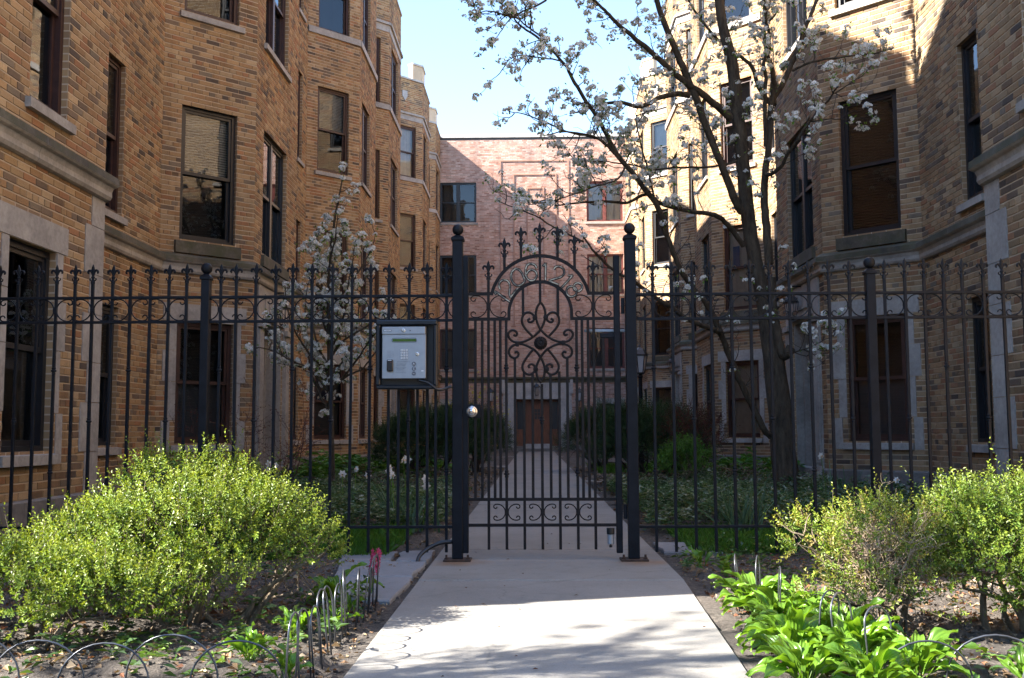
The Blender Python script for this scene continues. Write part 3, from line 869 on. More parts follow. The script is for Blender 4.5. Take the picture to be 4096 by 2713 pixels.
def wing(side, label):
    """side -1: the wing on the photograph's left, +1: on its right (mirrored, a step nearer)."""
    dy = 0.0 if side < 0 else -0.35
    root = tag(empty('apartment_wing', (side * 6.0, 20, 0)), label, 'building')
    B, F = 5.0, 4.0
    plan = [(F, 3.8), (F, 9.57), (B, 10.5), (B, 13.77), (F, 14.77), (F, 17.4), (B, 18.4), (B, 22.65), (F, 23.65), (F, 26.1), (B, 27.0), (B, 27.5), (F, 28.5),
            (F, 31.05), (B, 32.05), (B, 36.25), (F, 37.25), (F, 39.7), (B, 40.7), (B, 41.3), (F, 42.3), (F, 44.4)]
    kinds = ['pavilion', 'return', 'base', 'facet', 'flat_door', 'return', 'base2', 'facet', 'flat', 'return', 'gap', 'facet', 'flat_door', 'return', 'base', 'facet', 'flat', 'return', 'gap', 'facet', 'flat']
    pts = [(side * x, y + (dy if 0 < i < len(plan) - 1 else (dy if i == 0 else 0))) for i, (x, y) in enumerate(plan)]
    panels = []
    nf = 0
    for i, k in enumerate(kinds):
        bay = k in ('facet', 'flat', 'flat_door', 'pavilion', 'return')
        top = 13.45 if bay else (13.75 if i == 2 else 12.95)  # first gap's unseen wall top is raised to keep sun off the facing bay
        p0, p1 = pts[i], pts[i + 1]
        pn = Panel(p0, p1, 0.0, top) if side < 0 else Panel(p1, p0, 0.0, top)
        pn.kind = k; pn.i = i; panels.append(pn)
        fl = (lambda a, c, pn=pn: (a, c)) if side < 0 else (lambda a, c, pn=pn: (pn.L - c, pn.L - a))
        near = i < 9
        fr_near = 'window_brown' if side < 0 else 'window_black'
        for f, (z0, z1) in enumerate(FLOORS):
            if k == 'pavilion':
                a, c = fl(4.26, 4.94)
                if f == 0:
                    a, c = fl(4.03, 4.83)
                window(pn, root, a, c, z0 + (0.05 if f else 0), z1, 'window_brown' if f else 'window_black', False, 'dark' if f else 'shade_low', True, f == 0)
            elif k in ('base', 'base2'):
                a, c = fl(1.42, 1.98) if k == 'base' else fl(3.3, 3.8)
                window(pn, root, a, c, z0, z1, fr_near if f else 'window_black', False, 'dark' if f else 'shade', True, False)
            elif k == 'facet':
                a, c = fl(0.28, 1.12)
                if i == 3: fill = ['shade_low', 'blind_top' if side < 0 else 'dark_blind', 'dark', 'dark'][f]; frm = ['window_brown', 'window_black', fr_near, fr_near][f]
                elif i == 7: fill = ['shade' if side < 0 else 'curtain', 'dark' if side < 0 else 'curtain', 'blind_top' if side < 0 else 'shade', 'dark'][f]; frm = 'window_brown' if side < 0 else 'window_brown'
                else: fill = ['dark', 'shade', 'curtain', 'blind'][(f + i) % 4]; frm = 'window_brown' if side < 0 else 'window_black'
                window(pn, root, a, c, z0, z1, frm, False, fill, f in (0, 1, 2) , f == 0)
            elif k in ('flat', 'flat_door'):
                if f == 0 and k == 'flat_door': continue
                a, c = fl(0.45, 1.9) if k == 'flat_door' else fl(0.35, 1.5)
                window(pn, root, a, c, z0, z1, 'window_black' if i == 4 and f == 1 else ('window_brown' if side < 0 else 'window_black'), True, 'dark' if near else 'shade', f in (0, 1, 2), f == 0)
        if k == 'flat_door':
            a, c = fl(0.52, 1.82)
            entrance(pn, root, a, c)
        pn.stone.append((-1, pn.L + 1, 2.945, 3.235)); pn.stone.append((-1, pn.L + 1, -1, 0.27))
        if bay:
            pn.stone.append((-1, pn.L + 1, 9.72, 9.868)); pn.stone.append((-1, pn.L + 1, 11.95, 12.22))
        if k == 'pavilion':                                    # keyed corner stones below the string course
            z = 0.27; j = 0
            while z < 2.9:
                zc = min(z + (0.44 if j % 2 else 0.36), 2.945)
                w = 0.40 if j % 2 else 0.28
                a, c = fl(pn.L - w, pn.L)
                q = MB(); pn.box(q, a + (0 if side > 0 else .002), c, z + .003, zc - .003, -0.02, 0.010)
                q.build('corner_stone', M['stone'], root); pn.stone.append((a - .001, c + .001, z, zc)); z = zc; j += 1
    for pn in panels:
        wall_mesh(pn, root, M['wall_wing'])
    line = pts if side < 0 else pts[::-1]
    sweep(line, CROWN, root, 'string_course', [M['stone'], M['stone_moss']], moss=3)
    sweep(line, [(-0.02, 0.275), (0.03, 0.27), (0.045, 0.255), (0.045, -0.06), (-0.02, -0.06)], root, 'plinth', M['plinth'])
    # bands, parapets and merlons of each bay
    for pn in panels:
        if pn.kind not in ('facet', 'flat', 'flat_door', 'pavilion', 'return'): 
            q = MB(); pn.box(q, 0, pn.L, pn.z1 + .002, pn.z1 + .07, -0.25, 0.03); q.build('coping', M['coping'], root); continue
        q = MB(); pn.box(q, -0.0, pn.L, 9.722, 9.866, -0.02, 0.05); q.build('sill_band', M['stone'], root)
        q = MB(); pn.box(q, -0.0, pn.L, 11.952, 12.15, -0.02, 0.02); pn.box(q, -0.01, pn.L + 0.01, 12.15, 12.218, -0.02, 0.075); q.build('lintel_band', M['stone'], root)
        if pn.kind == 'return': continue
        e = 0.32 * pn.L
        q = MB(); pn.box(q, 0, pn.L, 13.452, 13.52, -0.25, 0.04); q.build('coping', M['coping'], root)
        far_end = pn.kind == 'facet'
        (a, c) = (pn.L - e, pn.L) if (far_end == (side < 0)) else (0, e)
        q = MB(); pn.box(q, a, c, 13.5, 14.05, -0.22, 0.0); pn.box(q, a - .02, c + .02, 14.05, 14.12, -0.25, 0.035, 1)
        q.build('merlon', [M['wall_wing'], M['coping']], root)
        if pn.kind == 'facet':
            q = MB(); u = pn.L * 0.42; n = pn
            prof = [(-.11, .16), (.11, .16), (.11, -.05), (.0, -.2), (-.11, -.05)]
            vv = [n.pt(u + a, 12.85 + z, 0.03) for a, z in prof] + [n.pt(u + a, 12.85 + z, 0.0) for a, z in prof]
            q.add(vv, [(4, 3, 2, 1, 0)] + [(i, (i + 1) % 5, 5 + (i + 1) % 5, 5 + i) for i in range(5)])
            q.build('shield_plaque', M['coping'], root)
            pn.stone.append((u - .11, u + .11, 12.68, 13.01))
    # roof, hidden outer walls
    b = MB(); X = side * 13.0
    poly = [(p[0], p[1]) for p in pts]
    b.add([(x, y, 12.9) for x, y in poly] + [(X, y, 12.9) for x, y in poly], [(i, i + 1, len(poly) + i + 1, len(poly) + i) for i in range(len(poly) - 1)])
    b.build('roof', M['roof'], root)
    b = MB(); y0 = pts[0][1]
    q = [(pts[0][0], y0), (X, y0)]
    b.add([(q[0][0], y0, 0), (q[1][0], y0, 0), (q[1][0], y0, 13.45), (q[0][0], y0, 13.45)], [(0, 1, 2, 3)], 0, [(0, 0), (9, 0), (9, 13.45), (0, 13.45)])
    b.add([(X, y0, 0), (X, 46, 0), (X, 46, 13.45), (X, y0, 13.45)], [(0, 1, 2, 3)], 0, [(0, 0), (42, 0), (42, 13.45), (0, 13.45)])
    b.build('outer_wall', M['wall_wing'], root, uv=True)
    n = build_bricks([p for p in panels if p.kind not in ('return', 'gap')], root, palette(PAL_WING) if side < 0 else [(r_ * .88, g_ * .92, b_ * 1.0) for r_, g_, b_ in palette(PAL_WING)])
    return root, panels

wing_l, pan_l = wing(-1, 'shaded tan brick apartment wing with canted bays behind the small blossoming tree')
wing_r, pan_r = wing(1, 'tan brick apartment wing with sunlit top floors behind the big pear tree')

# ---- the building that closes the courtyard
rear = tag(empty('rear_building', (0, 44.4, 0)), 'pink brick building with flat roofline and wooden door closing the far end of the courtyard', 'building')
RP = Panel((-6.2, 44.4), (6.2, 44.4), 0.0, 13.45)
uo = 6.2
for f, (z0, z1) in enumerate([(0.75, 1.95), (3.45, 5.15), (6.62, 8.33), (9.75, 11.5)]):
    if f == 0:
        window(RP, rear, uo - 3.95, uo - 3.1, z0, z1, 'window_black', False, 'dark', True, True)
        window(RP, rear, uo + 2.75, uo + 3.6, z0, z1, 'window_black', False, 'dark', True, True)
        continue
    window(RP, rear, uo - 4.0, uo - 2.43, z0, z1, 'window_brown' if f == 1 else 'window_black', True, ['', 'blind', 'dark', 'dark'][f], True, False)
    window(RP, rear, uo + 2.30, uo + 3.85, z0, z1, 'window_red', True, ['', 'shade', 'curtain+shade_low', 'curtain'][f], True, False)
RP.stone += [(0, 12.4, 2.85, 3.1), (0, 12.4, -1, 0.2), (uo - 1.02, uo + 1.60, 0, 2.85)]
# entrance of the rear building
dc = uo + 0.14
b = MB()
RP.box(b, dc - 1.45, dc - 0.98, 0, 2.85, -.05, .04); RP.box(b, dc + 0.98, dc + 1.45, 0, 2.85, -.05, .04)
RP.box(b, dc - 0.98, dc + 0.98, 2.18, 2.85, -.05, .038)
RP.box(b, dc - 1.1, dc + 1.1, 2.16, 2.28, -.03, .10); RP.box(b, dc - 1.12, dc - 0.93, 0, 2.16, -.03, .08); RP.box(b, dc + 0.93, dc + 1.12, 0, 2.16, -.03, .08)
for k in range(9):
    ua = dc - 1.2 + k * 0.27
    RP.box(b, ua, ua + 0.17, 2.42, 2.66, .038, .055)
RP.box(b, dc - 1.5, dc - 1.38, 2.4, 2.98, .04, .13); RP.box(b, dc + 1.38, dc + 1.5, 2.4, 2.98, .04, .13)
ent = b.build('entrance_surround', M['coping'], rear)
RP.open.append((dc - 0.93, dc + 0.93, 0.02, 2.18, 0.3))
d = MB()
RP.box(d, dc - 0.93, dc + 0.93, 0.02, 2.18, -.36, -.30)
d2 = MB()
RP.box(d2, dc - 0.46, dc + 0.46, 0.16, 2.08, -.30, -.25)
for k in range(7): RP.box(d2, dc - 0.44 + k * .126, dc - 0.44 + k * .126 + .118, 0.2, 2.05, -.25, -.242)
d.build('door_frame', M['door_wood'], ent); dd = d2.build('door', M['door_wood'], ent)
q = MB()
for i in range(2):
    for j in range(3): RP.box(q, dc - .125 + i * .13, dc - .015 + i * .13, 1.32 + j * .15, 1.45 + j * .15, -.242, -.236)
q.build('door_pane', M['window_black'], ent)
for s in (-1, 1):
    q = MB(); RP.box(q, dc + s * 0.72 - .14, dc + s * 0.72 + .14, 0.9, 2.05, -.30, -.29); q.build('sidelight', M['window_black'], ent)
q = MB(); RP.box(q, dc - 1.25, dc + 1.25, 0.0, 0.10, -.3, 1.6); RP.box(q, dc - 1.0, dc + 1.0, 0.10, 0.17, -.3, .5); q.build('doorstep', M['plinth'], ent)
q = MB(); RP.box(q, dc - 0.55, dc + 0.55, 0.101, 0.29, 0.52, 0.56); q.build('white_riser', M['coping'], ent)
lantern(ent, 0.14 - 0.02, 44.4 - 0.28, 2.30, 0.55, 'hanging_lantern')
for s, xx in ((-1, -1.82), (1, 1.90)):
    lantern(rear, xx, 44.4 - 0.35, 2.05, 0.6, 'wall_lantern', arm=[(xx, 44.4, 1.9), (xx, 44.05, 1.85), (xx, 44.05, 2.06)])
q = MB(); RP.box(q, 0, 12.4, 2.852, 3.02, -.02, .035); RP.box(q, 0, 12.4, 3.02, 3.098, -.02, .11); q.build('string_course', [M['stone_moss']], rear)
q = MB(); RP.box(q, -.1, 12.5, 13.452, 13.60, -.35, .05); q.build('coping', M['coping'], rear)
q = MB(); RP.box(q, -.1, 12.5, 13.36, 13.45, -.05, .012); q.build('flashing', M['roof'], rear)
q = MB(); RP.box(q, 0, 12.4, -.06, .2, -.02, .05); q.build('plinth', M['plinth'], rear)
# nested raised outlines in the brickwork
for (a, c, zt, zb) in ((-1.42, 1.55, 12.45, 4.2), (-0.85, 1.02, 11.85, 5.3), (-0.28, 0.48, 11.25, 6.6)):
    q = MB(); w = 0.055
    for (x0, x1, z0, z1) in ((a, c, zt - w, zt), (a, a + w, zb, zt - w), (c - w, c, zb, zt - w)):
        RP.box(q, uo + x0, uo + x1, z0, z1, -.01, .034); RP.stone.append((uo + x0, uo + x1, z0, z1))
    q.c = [(.42, .26, .20)] * len(q.v); q.build('raised_outline', M['brick'], rear, col=True)
wall_mesh(RP, rear, M['wall_rear'])
build_bricks([RP], rear, palette(PAL_REAR))
b = MB(); b.box(-13, 13, 44.9, 54, -0.05, 12.9); b.build('block', M['roof'], rear)

# ------------------------------------------------------------------ fence and gate
FY = 6.57
def zoom_map(ox, oy, sc, Y=FY):
    """Reads a point off an enlargement of the photograph onto the fence's plane: (x, z)."""
    def f(X, Yp):
        p = at(ox + X / sc, oy + Yp / sc, Y)
        return p.x, p.z
    return f
Z2 = zoom_map(0, 900, 1.568); Z5 = zoom_map(3096, 900, 1.568); Z6 = zoom_map(1700, 800, 1.742)
ZB = zoom_map(1750, 1600, 2.091); ZH = zoom_map(1950, 1150, 3.824); ZD = zoom_map(1920, 980, 4.612); ZK = zoom_map(1480, 1260, 3.564)
Z7 = zoom_map(1400, 1800, 1.691)
DX = lambda px: at(px * 1.7304, 1727, FY).x          # column of the 2367-wide view, at eye level

RT, RL, RB = 1.648, 1.492, 0.205                      # rails
def finial_mesh():
    b = MB()
    def flat(pts, th):
        n = len(pts)
        b.add([(x, -th, z) for x, z in pts] + [(x, th, z) for x, z in pts] + [(0, -th * 1.9, sum(z for x, z in pts) / n), (0, th * 1.9, sum(z for x, z in pts) / n)],
              [(i, (i + 1) % n, n + (i + 1) % n, n + i) for i in range(n)] + [((i + 1) % n, i, 2 * n) for i in range(n)] + [(n + i, n + (i + 1) % n, 2 * n + 1) for i in range(n)])
    flat([(0, .122), (-.007, .104), (-.0115, .086), (-.010, .070), (-.0065, .056), (.0065, .056), (.010, .070), (.0115, .086), (.007, .104)], .004)
    for s in (-1, 1):
        c = smooth_curve([(s * .004, .052), (s * .010, .072), (s * .020, .083), (s * .030, .080), (s * .034, .070), (s * .029, .063)], 3)
        b.tube([(x, 0, z) for x, z in c], [.0048 + .003 * math.sin(i / (len(c) - 1) * PI) for i in range(len(c))], 6)
        c = smooth_curve([(s * .005, .014), (s * .013, .017), (s * .021, .024), (s * .019, .033)], 3)
        b.tube([(x, 0, z) for x, z in c], .0042, 5)
    b.lathe([(.0135, -.004), (.0135, .010), (.011, .014), (.009, .020), (.0085, .03), (.012, .034), (.012, .041), (.008, .045), (.007, .06)], (0, 0, 0), 8)
    return b.mesh('finial', M['iron'])
FIN = finial_mesh()
def collar_mesh():
    b = MB(); b.lathe([(.009, -.024), (.0125, -.020), (.0125, -.015), (.0105, -.012), (.0105, -.008), (.0175, -.003), (.0175, .004), (.0115, .008), (.0115, .013), (.0135, .016), (.0135, .020), (.009, .024)], (0, 0, 0), 10)
    return b.mesh('collar', M['iron'])
COLLAR = collar_mesh()
def scroll_pts(h, sign=1):
    """A C-scroll opening away from the picket: height h, touching x = 0 at its middle."""
    Rr = 0.5; pts = []
    x = y = 0.0; th = PI / 2; ds = 0.035; s = 0.0; half = [(0.0, 0.0)]
    turn = 0.0
    while turn < 1.62 + 4.7:
        k = 1 / Rr if turn < 1.62 else (1 + min((turn - 1.62) * 7.0, 2.7 + (turn - 1.62) * .45)) / Rr
        dsl = min(ds, 0.22 / k)
        th -= k * dsl; turn += k * dsl
        x += math.cos(th) * dsl; y += math.sin(th) * dsl
        half.append((x, y))
    top = max(p[1] for p in half); f = h / 2 / top
    half = [(a * f, c * f) for a, c in half]
    full = [(a, -c) for a, c in half[::-1]] + half[1:]
    return [(sign * a, c) for a, c in full]
def scroll_mesh(h, r, mat):
    b = MB()
    for s in (-1, 1):
        b.tube([(x + s * 0.0085, 0, z) for x, z in scroll_pts(h, s)], r, 6)
    b.cbox(-.013, .013, -.009, .009, -.012, .012, .002)
    return b.mesh('scroll', mat)
SCROLL = scroll_mesh(0.138, 0.0042, M['iron'])
def bar_mesh(z0, z1, w, mat, name='picket'):
    b = MB(); b.cbox(-w, w, -w, w, z0, z1, 0.0015)
    return b.mesh(name, mat)
PICK = bar_mesh(0.05, 1.742, 0.0088, M['iron'])
SHORT = bar_mesh(0.215, 1.06, 0.0085, M['iron'], 'short_picket')

def fence_post(x, ztop, w, label, plate=True, mat='iron'):
    r = tag(empty('fence_post', (x, FY, 0)), label, 'fence post', 'square iron fence posts')
    b = MB(); b.cbox(-w, w, -w, w, 0.012 if plate else -0.08, ztop - 0.105, 0.004); b.build('shaft', M[mat], r, local=True)
    b = MB(); h = ztop - 0.11
    b.cbox(-w - .008, w + .008, -w - .008, w + .008, h, h + 0.022, 0.004)
    v = w + .004; b.add([(-v, -v, h + .022), (v, -v, h + .022), (v, v, h + .022), (-v, v, h + .022), (-.012, -.012, h + .04), (.012, -.012, h + .04), (.012, .012, h + .04), (-.012, .012, h + .04)], [(0, 1, 5, 4), (1, 2, 6, 5), (2, 3, 7, 6), (3, 0, 4, 7), (4, 5, 6, 7)])
    b.build('cap', M[mat], r, local=True)
    b = MB(); c = ztop - 0.036
    b.lathe([(.014, c - .045), (.010, c - .040), (.010, c - .036), (.017, c - .031)] + [(.036 * math.sin(a), c - .036 * math.cos(a)) for a in np.linspace(.45, PI - .02, 11)], (0, 0, 0), 16)
    b.build('ball_finial', M[mat], r, local=True, smooth=True)
    if plate:
        s = -1 if x < 0 else 1
        b = MB(); b.cbox(-.085, .085, -.075, .075, 0.0, .012, .003); b.build('base_plate', M['rust'], r, local=True)
        for sx in (-1, 1):
            b = MB(); b.lathe([(.013, .012), (.013, .022), (.007, .022), (.007, .04)], (sx * .066, -.045, 0), 6); b.build('bolt', M['rust'], r, local=True)
    return r

XPL, XPR = at(1831, 1800, FY).x, at(2530, 1800, FY).x
XML, XMR = at(818, 1500, FY).x, at(3492, 1500, FY).x
fence_post(XPL, 2.105, 0.033, 'tall square black gate post beside the silver keypad')
fence_post(XPR, 2.105, 0.034, 'tall square black gate post carrying the gate hinges')
fence_post(XML, 1.868, 0.027, 'shorter black fence post rising behind the big boxwood bush', False)
fence_post(XMR, 1.875, 0.028, 'shorter black fence post in front of the dark brown window', False)
XOL, XOR = XML - 1.62, XMR + 1.62
fence_post(XOL, 1.868, 0.027, 'end post of the fence beyond the leftmost bush', False)
fence_post(XOR, 1.868, 0.027, 'end post of the fence beyond the rightmost bush', False)

def fence_panel(xa, xb, xs, label, phase, short=()):
    r = tag(empty('iron_fence', ((xa + xb) / 2, FY, 0)), label, 'fence', 'black iron fence panels')
    cx = (xa + xb) / 2
    for z in (RT, RL, RB):
        b = MB(); b.cbox(xa - cx, xb - cx, -.010, .010, z - .0085, z + .0085, .002); b.build('rail', M['iron'], r, local=True)
    for i, x in enumerate(xs):
        p = link('picket', PICK, r, (x - cx, 0.0, 0), (rng.normal(0, .0022), rng.normal(0, .0022), rng.normal(0, .05)))
        link('finial', FIN, p, (0, 0, 1.742 + rng.normal(0, .0015)), (0, rng.normal(0, .02), rng.normal(0, .12)))
        k = (i + phase) % 4
        if k == 0:
            link('collar', COLLAR, p, (0, 0, 1.185)); link('collar', COLLAR, p, (0, 0, 0.545))
        elif k == 2: link('collar', COLLAR, p, (0, 0, 0.865))
        if k % 2 == 0: link('scroll', SCROLL, r, (x - cx, 0, (RT + RL) / 2))
    for x in short:
        link('short_picket', SHORT, r, (x - cx, 0, 0))
    return r
lx = [DX(c) for c in (118, 162, 205, 249, 293, 337, 380, 424)]
sp = (lx[-1] - lx[0]) / 7
fence_panel(XOL + .03, XML - .03, [lx[0] - 5 * sp, lx[0] - 4 * sp, lx[0] - 3 * sp, lx[0] - 2 * sp, lx[0] - sp] + lx, 'scrolled black iron fence panel in front of the shaded wing at the picture edge', 3)
mx = [DX(c) for c in (541, 585, 631, 675, 719, 763, 808, 853, 898, 943, 988)]
fence_panel(XML + .03, XPL - .033, [mx[0] - 1.75 * (mx[1] - mx[0]) * .5] + mx + [mx[-1] + (mx[1] - mx[0])], 'scrolled black iron fence panel that carries the keypad box', 0, [DX(c) for c in (921, 965, 1007)])
rx = [DX(c) for c in (1514, 1559, 1605, 1651, 1697, 1743, 1789, 1835, 1881, 1927, 1973)]
fence_panel(XPR + .034, XMR - .028, rx, 'scrolled black iron fence panel crossing in front of the pear trunk', 0)
qx = [DX(c) for c in (2057, 2103, 2148, 2194, 2241, 2288, 2335)]; sp = qx[1] - qx[0]
fence_panel(XMR + .028, XOR - .03, qx + [qx[-1] + sp * k for k in range(1, 7)], 'scrolled black iron fence panel in front of the corner stones', 1)

# ---- the gate
GI = M['iron_gate']
gate = tag(empty('entrance_gate', ((XPL + XPR) / 2, FY, 0)), 'arched black iron gate with scrollwork, rosette and brass house numbers', 'gate')
GX = gate.location.x
gy = FY
def g3(p, d=0.0): return (p[0], gy + d, p[1])
xsl = (Z6(262, 800)[0] + Z6(303, 800)[0]) / 2; xsr = (Z6(1318, 1000)[0] + Z6(1358, 1000)[0]) / 2
ztl, ztr = Z6(282, 395)[1], Z6(1325, 388)[1]
for x, zt in ((xsl, ztl), (xsr, ztr)):
    b = MB(); b.cbox(x - .0195, x + .0195, gy - .0195, gy + .0195, .045, zt, .004); b.build('stile', M['iron'], gate)
zr1 = Z6(400, 657)[1]; zr2 = Z6(400, 834)[1]; zr1r = Z6(1200, 648)[1]; zr2r = Z6(1200, 824)[1]
zr1 = (zr1 + zr1r) / 2; zr2 = (zr2 + zr2r) / 2
def gbar(name, pts, r=.0095, sq=True, sm=False, mat=None, d=0.0):
    b = MB(); b.tube([g3(p, d) for p in pts], r, 8, sq=sq); return b.build(name, mat or GI, gate, smooth=sm)
ac = Z6(802, 735); aR = ac[0] - Z6(462, 735)[0]
axl = Z6(465, 657)[0]; axr = Z6(1140, 648)[0]; acx = (axl + axr) / 2; hw = (axr - axl) / 2
ztop = Z6(798, 390)[1]
# circle through the rail ends and the crown
hh = ztop - zr1; aR = (hw * hw + hh * hh) / (2 * hh); acz = ztop - aR
a0 = math.asin(max(-1, min(1, (zr1 - acz) / aR)))
arc = [(acx + aR * math.cos(a), acz + aR * math.sin(a)) for a in np.linspace(PI - a0, a0, 41)]
gbar('outer_arch', arc, .0098)
gbar('top_rail', [(xsl + .019, zr1), (axl + .009, zr1)]); gbar('top_rail', [(axr - .009, zr1), (xsr - .019, zr1)])
ixl, ixr = Z6(585, 833)[0], Z6(1022, 833)[0]; icx = (ixl + ixr) / 2; iR = (ixr - ixl) / 2; izt = Z6(802, 571)[1]
icz = izt - iR
gbar('inner_arch', [(ixl, zr2)] + [(icx + iR * math.cos(a), icz + iR * math.sin(a)) for a in np.linspace(PI, 0, 41)] + [(ixr, zr2)], .0098)
gbar('lock_rail', [(xsl + .019, zr2), (ixl + .009, zr2)]); gbar('lock_rail', [(ixr - .009, zr2), (xsr - .019, zr2)])
zm = (ZB(400, 838)[1] + ZB(1400, 824)[1]) / 2; zb = (ZB(400, 1053)[1] + ZB(1400, 1040)[1]) / 2
gbar('middle_rail', [(xsl + .019, zm), (xsr - .019, zm)]); gbar('bottom_rail', [(xsl + .019, zb), (xsr - .019, zb)])
def fin_at(p, x, z): 
    o = link('finial', FIN, p, (x - GX, 0, z)); return o
def arch_z(x): return acz + math.sqrt(max(0, aR * aR - (x - acx) ** 2))
def iarch_z(x): return icz + math.sqrt(max(0, iR * iR - (x - icx) ** 2))
def picket(x, z0, z1, fin=None, col=()):
    b = MB(); b.cbox(x - .0085, x + .0085, gy - .0085, gy + .0085, z0, z1, .0015)
    o = b.build('picket', GI, gate)
    if fin: fin_at(o, x, fin)
    for c in col: link('collar', COLLAR, o, (x - GX, 0, c))
    return o
FH = .122
for X, Yt in ((553, 262), (668, 182), (922, 178), (1040, 238)):
    x, zt = Z6(X, Yt); picket(x, arch_z(x), zt - FH, zt - FH)
xc = Z6(801, 500)[0]; zt = Z6(795, 158)[1]
picket(xc, Z6(800, 722)[1], zt - FH, zt - FH)
for X in (683, 926):
    x = Z6(X, 700)[0]; picket(x, Z6(X, 800)[1], iarch_z(x))
BOT = ZB(430, 1252)[1]
xs_long = [ZB(X, 1000)[0] for X in (430, 580, 730, 880, 1028, 1177, 1323)]
xs_short = [ZB(X, 700)[0] for X in (318, 376, 482, 529, 652, 800, 951, 1094, 1221, 1272)]
tops = {580: zr2, 430: zr2, 730: Z6(687, 1195)[1], 880: Z6(812, 1283)[1], 1028: Z6(936, 1195)[1], 1177: zr2, 1323: zr2}
cols = {580: [Z6(562, 1172)[1], ZB(575, 620)[1]], 880: [ZB(873, 170)[1]], 1177: [Z6(1053, 1170)[1], ZB(1168, 608)[1]]}
for X in (430, 580, 730, 880, 1028, 1177, 1323):
    x = ZB(X, 1000)[0]
    if X in (430, 1323):
        zt = Z6(430 if X == 430 else 1160, 420)[1]; picket(x, BOT, zt - FH, zt - FH)
    else: picket(x, BOT, tops[X], None, cols.get(X, ()))
for X, zt in ((318, zr2), (376, zr2), (482, zr2), (529, zr2), (652, Z6(626, 1105)[1]), (800, Z6(745, 1210)[1]), (951, Z6(880, 1210)[1]), (1094, Z6(990, 1098)[1]), (1221, zr2), (1272, zr2), (1400, Z6(1250, 960)[1])):
    picket(ZB(X, 700)[0], zm, zt)
GSC = scroll_mesh(0.098, 0.0042, GI); GS2 = scroll_mesh(0.138, 0.0040, GI)
for X in (580, 880, 1177): link('scroll', GSC, gate, (ZB(X, 950)[0] - GX, 0, (zm + zb) / 2))
for X in (430, 1323): link('scroll', GS2, gate, (ZB(X, 1000)[0] - GX, 0, (zr1 + zr2) / 2))
# heart-and-leaf ornament round the rosette
CXH = 812.0
orn = [
    [(655, 475), (622, 498), (638, 530), (685, 524), (716, 482), (706, 430), (660, 390), (610, 383), (560, 410), (530, 470), (530, 540), (570, 620), (640, 700), (706, 766)],
    [(805, 232), (762, 300), (741, 380), (744, 470), (772, 570), (815, 648), (870, 708), (925, 755), (1000, 800), (1080, 830), (1160, 838), (1235, 822), (1290, 770), (1305, 712), (1280, 668), (1232, 652), (1190, 670), (1172, 706), (1192, 736), (1226, 718)],
    [(1160, 858), (1080, 870), (1000, 900), (925, 942), (870, 990), (815, 1065), (770, 1150), (746, 1240), (755, 1340), (788, 1410), (826, 1462)],
    [(470, 868), (400, 885), (346, 930), (330, 990), (352, 1048), (410, 1080), (456, 1062), (476, 1020), (450, 984), (414, 1000)],
    [(706, 942), (640, 1020), (570, 1120), (535, 1200), (545, 1270), (590, 1318), (650, 1333), (708, 1300), (735, 1250), (716, 1198), (670, 1175), (630, 1200), (646, 1232)],
]
for k, c in enumerate(orn):
    for mir in (0, 1):
        pts = [ZH((2 * CXH - X) if mir else X, Y_ + (X - CXH) * (-0.006 if not mir else 0.006) ) for X, Y_ in c]
        b = MB(); b.tube([g3(p, 0.004 if mir else -0.004) for p in smooth_curve(pts, 4)], .0078, 8)
        b.build('scrollwork', GI, gate, smooth=True)
b = MB(); rc = ZH(812, 852)
b.lathe([(.001, .030), (.010, .029), (.014, .022), (.030, .020), (.034, .010), (.034, -.008)][::-1], (rc[0], gy, rc[1]), 16, 'y')
for k in range(16):
    a = 2 * PI * k / 16
    for rr, l, t in ((.017, .022, .022), (.027, .016, .012)):
        aa = a + (PI / 16 if rr > .02 else 0)
        b.tube([(rc[0] + math.cos(aa) * (rr - l * .4), gy - t - .004, rc[1] + math.sin(aa) * (rr - l * .4)), (rc[0] + math.cos(aa) * rr, gy - t - .008, rc[1] + math.sin(aa) * rr), (rc[0] + math.cos(aa) * (rr + l * .45), gy - t + .004, rc[1] + math.sin(aa) * (rr + l * .45))], [.002, .0052, .0015], 6)
b.v = [((x - rc[0]) * 1.24 + rc[0], y, (z - rc[1]) * 1.24 + rc[1]) for x, y, z in b.v]
b.build('rosette', GI, gate, smooth=True)
for X, Y_ in ((726, 460), (890, 460), (456, 866), (1160, 850), (736, 1250), (905, 1250)):
    p = ZH(X, Y_); b = MB(); side = X in (456, 1160)
    w, h = (.014, .013) if not side else (.011, .016)
    b.cbox(p[0] - w, p[0] + w, gy - .014, gy + .014, p[1] - h, p[1] + h, .003); b.cbox(p[0] - w * 1.12, p[0] + w * 1.12, gy - .0155, gy + .0155, p[1] - h * .35, p[1] + h * .35, .002)
    b.build('binding_collar', GI, gate)
